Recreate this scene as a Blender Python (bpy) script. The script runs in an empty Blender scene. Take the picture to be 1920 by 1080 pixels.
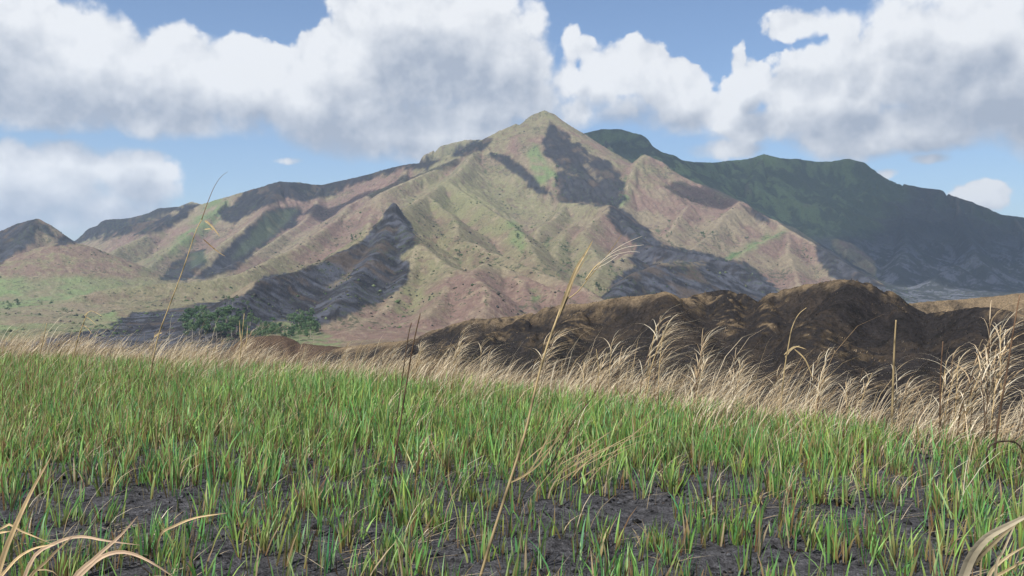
import bpy, math, random
import numpy as np
from mathutils import Vector
rng = np.random.default_rng(7)
random.seed(7)
sc = bpy.context.scene
COL = sc.collection
F = 1663.0                      # focal length in pixels of a 1920 wide frame
CAMZ = 1.6
R = math.radians

# ------------------------------------------------------------------ camera
cam = bpy.data.cameras.new('camera'); camo = bpy.data.objects.new('camera', cam); COL.objects.link(camo)
camo.location = (0, 0, CAMZ); camo.rotation_euler = (R(90), 0, 0)
cam.sensor_width = 36; cam.lens = 36 * F / 1920; cam.clip_start = 0.1; cam.clip_end = 60000
sc.camera = camo
sc.view_settings.view_transform = 'Standard'; sc.view_settings.look = 'None'
sc.view_settings.gamma = 1; sc.view_settings.use_curve_mapping = False
sc.view_settings.exposure = 0.72
sc.cycles.volume_bounces = 1
sc.cycles.max_bounces = 8
sc.cycles.transparent_max_bounces = 12

# ------------------------------------------------------------------ sun
SUN_EL, SUN_AZ = 52.0, -35.0     # azimuth measured from +Y towards +X (negative: to the left)
sd = Vector((math.sin(R(SUN_AZ)) * math.cos(R(SUN_EL)), math.cos(R(SUN_AZ + 0)) * math.cos(R(SUN_EL)) * -1, math.sin(R(SUN_EL))))
sl = bpy.data.lights.new('sun', 'SUN'); sl.energy = 4.9; sl.angle = R(0.53); sl.color = (1.0, 0.955, 0.88)
so = bpy.data.objects.new('sun', sl); COL.objects.link(so)
so.rotation_euler = sd.to_track_quat('Z', 'Y').to_euler()

# ------------------------------------------------------------------ world sky with clouds
world = bpy.data.worlds.new('World'); sc.world = world; world.use_nodes = True
wt = world.node_tree; wt.nodes.clear()

class NB:
    """small node expression builder"""
    def __init__(s, tree): s.t = tree
    def n(s, typ, **kw):
        nd = s.t.nodes.new(typ)
        for k, v in kw.items(): setattr(nd, k, v)
        return nd
    def put(s, sock, v):
        if isinstance(v, bpy.types.NodeSocket): s.t.links.new(v, sock)
        else: sock.default_value = v
    def m(s, op, a, b=None, c=None, clamp=False):
        nd = s.n('ShaderNodeMath', operation=op); nd.use_clamp = clamp
        s.put(nd.inputs[0], a)
        if b is not None: s.put(nd.inputs[1], b)
        if c is not None: s.put(nd.inputs[2], c)
        return nd.outputs[0]
    def v(s, op, a, b=None, c=None):
        nd = s.n('ShaderNodeVectorMath', operation=op)
        s.put(nd.inputs[0], a)
        if b is not None:
            s.put(nd.inputs['Scale'] if op == 'SCALE' else nd.inputs[1], b)
        if c is not None: s.put(nd.inputs[2], c)
        return nd.outputs[1] if op in ('DOT_PRODUCT', 'LENGTH', 'DISTANCE') else nd.outputs[0]
    def noise(s, vec, scale, detail=5, rough=0.55, dist=0.0, color=False, dim='3D', lac=2.0):
        nd = s.n('ShaderNodeTexNoise', noise_dimensions=dim)
        s.put(nd.inputs['Vector'], vec); nd.inputs['Scale'].default_value = scale
        nd.inputs['Detail'].default_value = detail; nd.inputs['Roughness'].default_value = rough
        nd.inputs['Distortion'].default_value = dist; nd.inputs['Lacunarity'].default_value = lac
        return nd.outputs['Color' if color else 'Fac']
    def mr(s, v, a, b, c=0.0, d=1.0, smooth=False):
        nd = s.n('ShaderNodeMapRange'); nd.interpolation_type = 'SMOOTHSTEP' if smooth else 'LINEAR'
        s.put(nd.inputs['Value'], v)
        for k, x in zip(('From Min', 'From Max', 'To Min', 'To Max'), (a, b, c, d)): s.put(nd.inputs[k], x)
        return nd.outputs['Result']
    def mix(s, f, a, b, blend='MIX'):
        nd = s.n('ShaderNodeMix', data_type='RGBA', blend_type=blend)
        s.put(nd.inputs['Factor'], f)
        s.put(nd.inputs[6], a if isinstance(a, bpy.types.NodeSocket) else (*a, 1))
        s.put(nd.inputs[7], b if isinstance(b, bpy.types.NodeSocket) else (*b, 1))
        return nd.outputs[2]
    def xyz(s, v):
        nd = s.n('ShaderNodeSeparateXYZ'); s.put(nd.inputs[0], v); return nd.outputs
    def cxyz(s, x, y, z=0.0):
        nd = s.n('ShaderNodeCombineXYZ')
        for i, q in enumerate((x, y, z)): s.put(nd.inputs[i], q)
        return nd.outputs[0]

def azel(px, py):
    x, z = (px - 960) / F, (540 - py) / F
    return math.degrees(math.atan2(x, 1)), math.degrees(math.atan2(z, math.hypot(x, 1)))
PXD = F * math.pi / 180          # pixels per degree about the axis
# cumulus lumps as azimuth, elevation and radii (given as picture sizes at the axis)
LUMPS = [(-60,80,170,150),(60,100,150,125),(190,135,150,112),(330,150,140,112),(450,150,110,92),(545,175,95,80),
 (640,140,110,120),(740,110,150,140),(880,90,160,150),(960,130,95,120),(1005,190,62,70),(800,20,200,90),
 (650,225,150,80),(780,240,130,75),(900,225,110,60),(300,215,260,45),(60,200,200,50),
 (50,350,150,75),(150,312,70,44),(110,345,60,50),(255,335,92,68),(-40,400,180,70),(180,400,150,55),(110,290,50,30),
 (1185,130,80,62),(1255,165,85,62),(1125,150,55,75),(1400,170,56,70),(1385,115,26,40),(1300,215,150,45),(1170,205,85,40),(1100,90,30,30),
 (1560,170,150,90),(1715,100,130,125),(1840,140,150,130),(1500,45,75,34),(1590,50,45,45),(1680,235,250,62),(1490,220,90,45),(1960,190,120,115),(1800,30,110,70),
 (1838,362,62,32),(1665,325,30,14),(1370,283,95,22),(1745,296,40,13),(540,300,38,9),
 (690,262,130,55),(800,268,120,52),(870,245,90,48),(1080,205,60,45),(1095,165,38,50),(1060,150,34,60),(1068,90,26,50),(1420,240,120,40),(2150,90,180,120),(2350,180,220,90),(-300,160,170,120),(-480,240,220,70)]
def cloud_group():
    g = bpy.data.node_groups.new('cloud_field', 'ShaderNodeTree')
    g.interface.new_socket('P', in_out='INPUT', socket_type='NodeSocketVector')
    g.interface.new_socket('D', in_out='OUTPUT', socket_type='NodeSocketFloat')
    b = NB(g); gi = g.nodes.new('NodeGroupInput'); go = g.nodes.new('NodeGroupOutput')
    P = gi.outputs[0]; acc = None
    for (px, py, rx, ry) in LUMPS:
        a, e = azel(px, py); rx, ry = rx / PXD, ry / PXD
        q = b.v('MULTIPLY_ADD', P, (1 / rx, 1 / ry, 0), (-a / rx, -e / ry, 0))
        f = b.m('SUBTRACT', 1.0, b.v('DOT_PRODUCT', q, q))
        k = min(rx, ry) / 3.2
        f = b.m('MULTIPLY', f, min(1.0, 0.45 + 0.55 * k))
        acc = f if acc is None else b.m('SMOOTH_MAX', acc, f, 0.22)
    # clouds that go on round the rest of the sky, outside this window
    s = b.xyz(P)
    away = b.mr(b.m('ABSOLUTE', s[0]), 44, 60, 0, 1, True)
    up = b.mr(s[1], 19.5, 27, 0, 1, True)
    w = b.m('MAXIMUM', away, up)
    gen = b.mr(b.noise(b.v('MULTIPLY', P, (1, 1.7, 1)), 0.045, 3, 0.5), 0.44, 0.62, -1.0, 0.9)
    low = b.mr(s[1], 2, 7, -1, 0, True)
    gen = b.m('ADD', gen, low)
    acc = b.m('MAXIMUM', acc, b.m('ADD', b.m('MULTIPLY', b.m('SUBTRACT', w, 1.0), 3.0), gen))
    acc = b.m('MAXIMUM', acc, -1.5)
    g.links.new(acc, go.inputs[0]); return g
CG = cloud_group()
b = NB(wt)
tc = b.n('ShaderNodeTexCoord'); dirv = tc.outputs['Generated']
s = b.xyz(dirv)
az = b.m('MULTIPLY', b.m('ARCTAN2', s[0], s[1]), 180 / math.pi)
el = b.m('MULTIPLY', b.m('ARCSINE', s[2]), 180 / math.pi)
P0 = b.cxyz(az, el)
def field(P):
    nd = b.n('ShaderNodeGroup'); nd.node_tree = CG; b.put(nd.inputs[0], P); return nd.outputs[0]
def puffs(P):
    n1 = b.noise(P, 0.34, 10, 0.56, 0.15)
    n2 = b.noise(P, 0.16, 3, 0.5)
    vo = b.n('ShaderNodeTexVoronoi', feature='SMOOTH_F1', voronoi_dimensions='2D'); b.put(vo.inputs['Vector'], b.v('ADD', P, b.v('SCALE', b.noise(P, 0.8, 4, 0.6, color=True), 1.1)))
    vo.inputs['Scale'].default_value = 0.55; vo.inputs['Detail'].default_value = 2; vo.inputs['Roughness'].default_value = 0.55
    t = b.m('ADD', b.m('MULTIPLY', b.m('SUBTRACT', n1, 0.5), 1.5), b.m('MULTIPLY', b.m('SUBTRACT', n2, 0.5), 0.9))
    return b.m('ADD', t, b.m('MULTIPLY', b.m('SUBTRACT', 0.42, vo.outputs['Distance']), 0.55))
warp = b.v('SCALE', b.v('SUBTRACT', b.noise(P0, 0.22, 4, 0.55, color=True), (0.5, 0.5, 0.5)), 2.4)
PW = b.v('ADD', P0, b.v('MULTIPLY', warp, (1, 0.6, 0)))
f0 = field(PW); n0 = puffs(P0)
# light comes from the upper left: cloud that has cloud above it is greyer
LOFF = (-0.42, 0.62, 0)
PL = b.v('ADD', PW, b.v('SCALE', (-0.9, 3.4, 0), b.mr(el, 8.6, 11.5, 0.42, 1.0, True))); fL = field(PL)
PS = b.v('ADD', P0, (-0.7, 1.0, 0)); nS = puffs(PS)
self_sh = b.mr(b.m('ADD', fL, b.m('MULTIPLY', b.m('SUBTRACT', b.noise(P0, 0.2, 4, .55), .5), 1.6)), -0.2, 1.25, 0, 1, True)
D0 = b.m('ADD', f0, b.m('MULTIPLY', n0, b.mr(self_sh, 0.1, 0.6, 0.72, 0.40)))
wisp = b.m('ADD', b.mr(self_sh, 0.0, 0.7, 0.20, 0.50), b.mr(b.noise(P0, 0.09, 2, 0.5), 0.45, 0.65, 0.0, 0.3))
alpha = b.mr(D0, 0.0, wisp, 0, 1, True)
fine = b.m('ADD', b.m('MULTIPLY', b.m('SUBTRACT', n0, nS), 0.27), b.m('MULTIPLY', b.m('SUBTRACT', b.noise(P0, 0.26, 5, .5), 0.5), 0.30))
lowel = b.mr(el, 6.0, 19.0, 0.13, 0.0)
br = b.m('SUBTRACT', 0.955, b.m('MULTIPLY', self_sh, 0.50))
br = b.m('ADD', br, fine)
br = b.m('SUBTRACT', br, b.mr(D0, 0.5, 0.0, 0.0, 0.08))
br = b.m('MINIMUM', b.m('MAXIMUM', br, 0.40), 1.0)
ccol = b.mix(b.mr(br, 0.45, 0.95, 0, 1), (0.42, 0.47, 0.56), (0.92, 0.935, 0.955))
sky = b.n('ShaderNodeTexSky', sky_type='NISHITA'); sky.sun_disc = False
sky.sun_elevation = R(SUN_EL); sky.sun_rotation = math.atan2(sd.x, sd.y)
sky.altitude = 300; sky.air_density = 1.0; sky.dust_density = 0.9; sky.ozone_density = 2.2
SKYS = 0.076
bg1 = b.n('ShaderNodeBackground'); b.put(bg1.inputs[0], b.v('MULTIPLY', sky.outputs[0], (0.96, 1.0, 1.07))); bg1.inputs[1].default_value = SKYS
bg2 = b.n('ShaderNodeBackground'); b.put(bg2.inputs[0], ccol); bg2.inputs[1].default_value = 0.60
mx = b.n('ShaderNodeMixShader')
al2 = b.m('MULTIPLY', alpha, b.mr(el, -1, 2.5, 0, 0.97))
b.put(mx.inputs[0], al2); wt.links.new(bg1.outputs[0], mx.inputs[1]); wt.links.new(bg2.outputs[0], mx.inputs[2])
wo = b.n('ShaderNodeOutputWorld'); wt.links.new(mx.outputs[0], wo.inputs['Surface'])
world.cycles.sampling_method = 'MANUAL'; world.cycles.sample_map_resolution = 512

# ------------------------------------------------------------------ numpy noise
def _hash(ix, iy, seed):
    h = (ix.astype(np.int64) * 374761393 + iy.astype(np.int64) * 668265263 + seed * 1442695041) & 0xFFFFFFFF
    h = ((h ^ (h >> 13)) * 1274126177) & 0xFFFFFFFF
    h = h ^ (h >> 16)
    return (h & 0xFFFFFF).astype(np.float64) / 0xFFFFFF
def vnoise(x, y, seed=0):
    xi, yi = np.floor(x), np.floor(y); fx, fy = x - xi, y - yi
    u = fx * fx * fx * (fx * (fx * 6 - 15) + 10); v = fy * fy * fy * (fy * (fy * 6 - 15) + 10)
    a, b_, c, d = _hash(xi, yi, seed), _hash(xi + 1, yi, seed), _hash(xi, yi + 1, seed), _hash(xi + 1, yi + 1, seed)
    return (a * (1 - u) + b_ * u) * (1 - v) + (c * (1 - u) + d * u) * v
def fbm(x, y, scale, octv=5, gain=0.5, seed=0):
    """-1..1"""
    t = 0; amp = 1; s_ = 0; x = x / scale; y = y / scale
    for o in range(octv):
        t = t + amp * (vnoise(x, y, seed + o) * 2 - 1); s_ += amp; amp *= gain
        x, y = x * 1.93 + 0.57 * y + 11.3, y * 1.93 - 0.57 * x * 0.5 + 7.7
    return t / s_
def ridged(x, y, scale, octv=4, gain=0.5, seed=0):
    t = 0; amp = 1; s_ = 0; x = x / scale; y = y / scale
    for o in range(octv):
        t = t + amp * (1 - np.abs(vnoise(x, y, seed + o) * 2 - 1)); s_ += amp; amp *= gain
        x, y = x * 1.97 + 0.43 * y + 3.1, y * 1.97 - 0.43 * x * 0.5 + 5.9
    return t / s_
def sstep(a, b_, x):
    t = np.clip((x - a) / (b_ - a), 0, 1); return t * t * (3 - 2 * t)
def un(px, py, D):
    return ((px - 960) / F * D, D, CAMZ + (540 - py) / F * D)

# ------------------------------------------------------------------ terrain tools
def ridge_field(X, Y, ridges, kdef, spread=1.0, rnd=7.0):
    """height of a landscape of ridges: every ridge line is a crest in 3D whose flanks fall away"""
    H = np.full(X.shape, -1e4); DR = np.full(X.shape, 1e3)
    for rd in ridges:
        k = kdef; pts = rd
        if isinstance(rd, dict): k = rd['k']; pts = rd['p']
        P = [un(*p) for p in pts]
        for (x0, y0, z0), (x1, y1, z1) in zip(P[:-1], P[1:]):
            reach = (max(z0, z1) + 140) / k * spread
            ys = np.where((Y[:, 0] > min(y0, y1) - reach) & (Y[:, 0] < max(y0, y1) + reach))[0]
            xs = np.where((X[0] > min(x0, x1) - reach) & (X[0] < max(x0, x1) + reach))[0]
            if len(ys) == 0 or len(xs) == 0: continue
            sl_ = (slice(ys[0], ys[-1] + 1), slice(xs[0], xs[-1] + 1))
            xx, yy = X[sl_], Y[sl_]
            dx, dy = x1 - x0, y1 - y0
            t = np.clip(((xx - x0) * dx + (yy - y0) * dy) / (dx * dx + dy * dy + 1e-9), 0, 1)
            d = np.hypot(xx - x0 - t * dx, yy - y0 - t * dy)
            z = z0 + t * (z1 - z0) - k * (np.sqrt(d * d + rnd * rnd) - rnd)
            up = z > H[sl_]; H[sl_] = np.where(up, z, H[sl_]); DR[sl_] = np.where(up, d, DR[sl_])
    return H, DR
def smax(a, b_, k):
    h = np.clip(0.5 + 0.5 * (a - b_) / k, 0, 1)
    return b_ + (a - b_) * h + k * h * (1 - h)
def blur(H, n=1):
    for _ in range(n):
        P = np.pad(H, 1, mode='edge')
        H = (P[:-2, 1:-1] + P[2:, 1:-1] + P[1:-1, :-2] + P[1:-1, 2:] + 4 * P[1:-1, 1:-1]) / 8
    return H
def erode(H, cell, batches=8, N=40000, steps=60, ero=0.25, dep=0.2, cap=1.2, seed=3):
    """rain drops running down the heightfield cut the gullies"""
    r = np.random.default_rng(seed); H = H / cell; h, w = H.shape; flow = np.zeros(h * w)
    for _ in range(batches):
        x = r.uniform(1, w - 3, N); y = r.uniform(1, h - 3, N); vx = np.zeros(N); vy = np.zeros(N)
        sed = np.zeros(N); vol = np.ones(N); vel = np.ones(N)
        for st in range(steps):
            xi = x.astype(int); yi = y.astype(int); fx = x - xi; fy = y - yi; idx = yi * w + xi
            Hf = H.ravel()
            a, b_, c, d = Hf[idx], Hf[idx + 1], Hf[idx + w], Hf[idx + w + 1]
            gx = (b_ - a) * (1 - fy) + (d - c) * fy; gy = (c - a) * (1 - fx) + (d - b_) * fx
            h0 = (a * (1 - fx) + b_ * fx) * (1 - fy) + (c * (1 - fx) + d * fx) * fy
            vx = vx * 0.25 - gx; vy = vy * 0.25 - gy; l = np.hypot(vx, vy) + 1e-9; vx /= l; vy /= l
            nx = np.clip(x + vx, 1, w - 3); ny = np.clip(y + vy, 1, h - 3)
            xj = nx.astype(int); yj = ny.astype(int); gx_, gy_ = nx - xj, ny - yj; jd = yj * w + xj
            h1 = (Hf[jd] * (1 - gx_) + Hf[jd + 1] * gx_) * (1 - gy_) + (Hf[jd + w] * (1 - gx_) + Hf[jd + w + 1] * gx_) * gy_
            dh = h1 - h0
            c_ = np.maximum(-dh, 0.01) * vel * vol * cap
            amt = np.where((dh > 0) | (sed > c_), -np.where(dh > 0, np.minimum(dh, sed), (sed - c_) * dep), np.minimum((c_ - sed) * ero, -dh))
            amt = amt * ((x > 2) & (x < w - 4) & (y > 2) & (y < h - 4)); sed = np.clip(sed + amt, 0, 2)
            ws = ((1 - fx) * (1 - fy), fx * (1 - fy), (1 - fx) * fy, fx * fy)
            ii = np.concatenate([idx, idx + 1, idx + w, idx + w + 1]); ww = np.concatenate([amt * q for q in ws])
            H = H - np.clip(np.bincount(ii, ww, h * w), -0.05, 0.10).reshape(h, w)
            flow += np.bincount(idx, vol, h * w)
            vel = np.sqrt(np.maximum(vel * vel - dh * 2.0, 0.05)); vel = np.minimum(vel, 3); vol *= 0.985
            x, y = nx, ny
    return H * cell, flow.reshape(h, w)
def bil(G, gx, gy):
    h, w = G.shape; gx = np.clip(gx, 0, w - 1.001); gy = np.clip(gy, 0, h - 1.001)
    xi = gx.astype(int); yi = gy.astype(int); fx = gx - xi; fy = gy - yi
    return (G[yi, xi] * (1 - fx) + G[yi, xi + 1] * fx) * (1 - fy) + (G[yi + 1, xi] * (1 - fx) + G[yi + 1, xi + 1] * fx) * fy
def inpoly(px, py, poly):
    poly = np.array(poly, float); ins = np.zeros(px.shape, bool); n = len(poly); j = n - 1
    x0, y0 = poly.min(0); x1, y1 = poly.max(0)
    m = (px >= x0) & (px <= x1) & (py >= y0) & (py <= y1)
    qx, qy = px[m], py[m]; r_ = np.zeros(qx.shape, bool)
    for i in range(n):
        xi, yi = poly[i]; xj, yj = poly[j]
        if yi != yj:
            c = ((yi > qy) != (yj > qy)) & (qx < (xj - xi) * (qy - yi) / (yj - yi) + xi); r_ ^= c
        j = i
    ins[m] = r_; return ins
def grid_mesh(name, X, Y, Z, mat, col=None, kind='structure', extra=None):
    h, w = X.shape
    me = bpy.data.meshes.new(name); co = np.stack([X, Y, Z], -1).reshape(-1, 3).astype(np.float32)
    me.vertices.add(h * w); me.vertices.foreach_set('co', co.ravel())
    i = np.arange(h * w).reshape(h, w)
    q = np.stack([i[:-1, :-1], i[:-1, 1:], i[1:, 1:], i[1:, :-1]], -1).reshape(-1).astype(np.int32)
    nf = (h - 1) * (w - 1)
    me.loops.add(nf * 4); me.loops.foreach_set('vertex_index', q)
    me.polygons.add(nf); me.polygons.foreach_set('loop_start', np.arange(nf, dtype=np.int32) * 4)
    me.polygons.foreach_set('use_smooth', np.ones(nf, bool))
    me.update(calc_edges=True)
    if col is not None:
        at = me.color_attributes.new('albedo', 'FLOAT_COLOR', 'POINT')
        c4 = np.ones((h * w, 4), np.float32); c4[:, :3] = col.reshape(-1, 3); at.data.foreach_set('color', c4.ravel())
    for k_, arr in (extra or {}).items():
        at = me.attributes.new(k_, 'FLOAT', 'POINT'); at.data.foreach_set('value', arr.ravel().astype(np.float32))
    me.materials.append(mat)
    o = bpy.data.objects.new(name, me); COL.objects.link(o); o['kind'] = kind
    return o

def land_material(name, sc1, sc2, bump, vary=0.35, rough=0.95, specks=None):
    m = bpy.data.materials.new(name); m.use_nodes = True; t = m.node_tree; t.nodes.clear(); b = NB(t)
    at = b.n('ShaderNodeAttribute', attribute_name='albedo'); g = b.n('ShaderNodeNewGeometry')
    n1 = b.noise(g.outputs['Position'], sc1, 5, 0.6); n2 = b.noise(g.outputs['Position'], sc2, 4, 0.65)
    k = b.m('MULTIPLY', b.mr(n1, 0.25, 0.75, 1 - vary, 1 + vary), b.mr(n2, 0.25, 0.75, 1 - vary, 1 + vary))
    c = b.v('SCALE', at.outputs['Color'], k)
    if specks:      # scattered scrub and stones too small to tell apart
        sp_ = b.noise(g.outputs['Position'], specks[0], 3, 0.7); cl = b.noise(g.outputs['Position'], 0.006, 3, 0.5)
        c = b.mix(b.m('MULTIPLY', b.mr(b.m('ADD', sp_, b.m('MULTIPLY', b.m('SUBTRACT', cl, .5), .5)), 0.585, 0.65, 0, 1), .75), c, (specks[1], specks[1] * 1.25, specks[1] * .7))
    bs = b.n('ShaderNodeBsdfPrincipled'); b.put(bs.inputs['Base Color'], c)
    bs.inputs['Roughness'].default_value = rough; bs.inputs['Specular IOR Level'].default_value = 0.1
    bp = b.n('ShaderNodeBump'); bp.inputs['Strength'].default_value = 1.0; bp.inputs['Distance'].default_value = bump
    b.put(bp.inputs['Height'], b.m('ADD', n1, b.m('MULTIPLY', n2, 0.4))); b.put(bs.inputs['Normal'], bp.outputs[0])
    o = b.n('ShaderNodeOutputMaterial'); t.links.new(bs.outputs[0], o.inputs[0]); return m

# ------------------------------------------------------------------ the mountains and the valley
CREST = [(-150,470,4900),(160,456,4800),(240,422,4700),(300,410,4700),(330,393,4700),(375,384,4600),(430,367,4500),(480,352,4500),(500,345,4500),(520,340,4500),(535,341,4500),(560,342,4600),(600,347,4700),(640,338,4700),(700,323,4700),(750,310,4600),(765,308,4600),(800,304,4500),(850,288,4420),(880,274,4400),(905,262,4350),(940,244,4400),(968,232,4440),(985,228,4450),(1003,213,4480),(1022,206,4500),(1035,212,4510),(1060,235,4600),(1095,257,4750)]
BACK = [(1095,250,5000),(1130,242,5050),(1165,242,5050),(1200,252,5000),(1235,277,4950),(1262,298,5000),(1300,304,5100),(1335,305,5300),(1370,300,5450),(1400,298,5500),(1420,293,5500),(1435,288,5500),(1465,296,5500),(1500,298,5550),(1530,303,5600),(1560,302,5600),(1590,297,5600),(1615,303,5560),(1640,320,5500),(1660,333,5450),(1690,343,5400),(1730,352,5350),(1760,355,5300),(1790,368,5250),(1820,378,5200),(1850,390,5200),(1880,402,5200),(1920,407,5200),(2000,425,5200),(2250,450,5200)]
RIDGES = [CREST, BACK,
 [(700,345,5300),(770,306,5300),(800,288,5300),(830,272,5350),(870,262,5400),(920,262,5500),(980,290,5500)],
 [(1022,206,4500),(1040,250,4350),(1070,300,4150),(1100,340,3950),(1135,375,3750),(1155,388,3650)],
 [(985,228,4450),(1000,270,4300),(1015,305,4180)],
 [(1060,240,4600),(1085,290,4300),(1110,320,4150),(1125,350,4000)],
 [(905,262,4350),(925,284,4150),(960,303,4050),(1000,340,3900),(1035,366,3750),(1060,379,3600),(1100,382,3450),(1145,384,3300),(1180,430,3100),(1215,458,2950),(1260,470,2850),(1330,480,2750),(1390,500,2650),(1440,530,2550),(1490,565,2450)],
 [(905,262,4350),(885,295,4050),(850,332,3600),(830,345,3450),(800,365,3100),(765,385,2700),(740,400,2300)],
 [(840,338,3500),(880,368,3250),(915,390,3000),(945,408,2850),(965,430,2700),(985,455,2500),(1000,482,2300)],
 [(740,400,2300),(758,425,2200),(783,455,2050),(810,480,1950),(840,500,1850),(875,516,1700),(895,528,1600),(910,542,1550),(914,590,1400)],
 [(765,385,2700),(775,430,2350),(810,440,2300),(850,446,2280),(885,456,2250),(905,470,2150),(925,476,2100),(950,485,2050),(990,503,1950),(1035,520,1850),(1080,535,1750),(1120,558,1650),(1160,590,1500)],
 [(800,365,3100),(840,400,2750),(855,425,2500),(850,446,2280)],
 [(880,512,1720),(905,494,1850),(925,492,1880),(950,505,1850),(975,516,1800),(1000,530,1750),(1040,545,1650)],
 [(968,520,1790),(985,560,1620),(1010,600,1450)],
 [(740,400,2300),(715,422,2230),(690,445,2150),(650,470,2000),(600,492,1850),(560,508,1750),(520,518,1650),(495,522,1600),(468,545,1500),(440,575,1380),(425,600,1250)],
 [(740,400,2300),(722,450,2080),(680,510,1800),(630,575,1450)],
 [(783,455,2050),(768,505,1880),(740,560,1650),(690,610,1400),(650,640,1200)],
 [(840,500,1850),(830,550,1600),(800,600,1400)],
 [(1145,384,3300),(1110,415,3050),(1095,440,2850),(1110,470,2650),(1125,495,2500),(1110,525,2300)],
 [(1060,379,3600),(1040,405,3300),(1015,430,3050),(1010,455,2850)],
 [(1180,475,2800),(1155,500,2600),(1130,535,2350)],
 [(1080,420,3000),(1050,450,2800),(1030,480,2600)],
 [(1140,560,1900),(1160,535,2050),(1188,510,2150),(1240,492,2300),(1330,490,2500)],
 [(1165,390,3600),(1180,340,3900),(1195,305,4100),(1212,289,4200),(1240,302,4200),(1270,325,4150),(1330,352,4050),(1365,370,3950),(1388,376,3850),(1420,398,3750),(1450,412,3700),(1475,430,3600),(1510,450,3450),(1550,475,3300),(1590,500,3150),(1640,525,3000),(1720,575,2850)],
 [(1230,300,4180),(1222,345,3950),(1200,380,3750),(1185,420,3500)],
 [(1290,333,4120),(1295,370,3900),(1275,400,3650),(1250,440,3350)],
 [(1388,376,3850),(1350,405,3600),(1330,440,3400),(1290,468,3200)],
 [(1475,430,3600),(1440,445,3450),(1400,465,3250),(1365,492,3050)],
 [(1475,430,3600),(1472,470,3300),(1490,510,3050),(1500,550,2800)],
 [(1550,475,3300),(1560,510,3100),(1580,545,2900)],
 [(1545,435,4750),(1590,455,4600),(1620,480,4450),(1645,505,4300),(1665,535,4200)],
 [(1590,455,4600),(1585,480,4400),(1600,510,4200)],
 [(1590,298,5600),(1570,360,5250),(1530,400,5000),(1500,430,4800)],
 [(1435,289,5500),(1410,335,5150),(1390,362,4950)],
 [(1520,303,5600),(1480,350,5200),(1460,395,4950)],
 [(1690,344,5400),(1690,400,5000),(1700,450,4600),(1680,510,4100)],
 [(1790,368,5250),(1810,420,4850),(1830,480,4400),(1880,540,4000)],
 [(1900,405,5200),(1930,460,4700),(1980,520,4300)],
 [(1715,555,3700),(1760,515,3900),(1790,497,4000),(1830,525,3850),(1880,560,3700)],
 [(1130,243,5050),(1150,285,4750),(1165,325,4500)],
 [(1235,277,4950),(1250,310,4700)],
 [(520,341,4500),(512,365,4300),(490,400,4000),(440,440,3700),(390,480,3400),(330,525,3100)],
 [(600,347,4700),(592,380,4350),(565,420,3950),(520,450,3600),(470,480,3300),(410,505,3000),(345,527,2900)],
 [(430,367,4500),(400,400,4300),(350,440,4000),(300,480,3700),(260,515,3400)],
 [(375,384,4600),(320,412,4400),(270,440,4200),(220,465,3950),(205,492,3650)],
 [(765,308,4600),(760,335,4300),(700,360,4100),(660,382,3850),(640,405,3500),(600,432,3200),(560,460,2900),(500,490,2600),(460,512,2400),(400,526,2300),(300,531,2250),(200,543,2180),(150,556,2120)],
 [(690,365,4000),(700,395,3500),(690,430,3100),(660,455,2850)],
 [(905,264,4350),(860,295,4150),(820,318,3950),(795,327,3850),(720,360,3600)],
 [(60,500,5700),(145,452,5500),(175,426,5400),(200,412,5400),(245,408,5400),(275,400,5300),(300,390,5200),(335,387,5200),(360,378,5200),(380,384,5100)],
 [(-250,470,3600),(-100,455,3600),(0,432,3500),(30,418,3450),(65,409,3400),(85,420,3400),(110,447,3450),(140,472,3500)],
 [(65,409,3400),(40,450,3200),(10,490,3000)],
 {'k': 1.9, 'p': [(752,400,2320),(740,378,2300),(732,388,2290),(722,402,2270)]},
 {'k': 1.2, 'p': [(738,394,2300),(700,430,2200),(660,462,2080),(600,490,1900)]},
 {'k': 1.2, 'p': [(738,394,2290),(765,425,2180),(784,452,2060)]},
 {'k': .40, 'p': [(-120,560,2400),(-40,530,2600),(20,497,2800),(60,470,2850),(110,451,2900),(145,451,2950),(175,466,3000),(195,482,3000),(235,512,2950)]},
]
CELL = 8.0
gx = np.arange(-3900, 4900, CELL); gy = np.arange(450, 6300, CELL); GX, GY = np.meshgrid(gx, gy)
wx = fbm(GX, GY, 420, 4, 0.5, 11) * 42; wy = fbm(GX, GY, 420, 4, 0.5, 21) * 42
fade = sstep(450, 1500, GY)
H, DR = ridge_field(GX + wx * 0.4 * fade, GY + wy * 0.4 * fade, RIDGES, 0.64)
floor = np.interp(GY, [400, 800, 1200, 1600, 2000, 2600, 3200, 3700, 5000, 6500], [-70, -66, -64, -64, -50, -20, 20, 42, 60, 0])
floor = floor + fbm(GX, GY, 500, 5, 0.5, 31) * 16 - 60 * sstep(0, 900, GX - 0.25 * GY) + 12 * fbm(GX, GY, 160, 3, .5, 33)
rel = np.clip((H - floor) / 260, 0, 1) * sstep(5, 140, DR)
domes = 1 - np.exp(-(((GX + 1500) / 520) ** 2 + ((GY - 2750) / 480) ** 2) ** 2)
H = H - (1 - ridged(GX, GY, 210, 4, 0.5, 5)) * (20 + 75 * sstep(4500, 5000, GY) + 30 * sstep(900, 1600, GX) * sstep(3600, 4200, GY)) * sstep(0.02, 0.5, rel) * (.25 + .75 * domes)
H = smax(H, floor, 34)
H = H * domes + blur(H, 40) * (1 - domes)
H0_ = H.copy()
H, FLOW = erode(H, CELL, batches=14, N=45000, steps=50, ero=0.22, dep=0.10, cap=1.3)
H = H0_ + (H - H0_) * (.25 + .75 * sstep(10, 90, DR)) * np.interp(fbm(GX, GY, 600, 3, .5, 39), [-.3, .3], [.12, .72]) * (.1 + .9 * domes)
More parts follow.
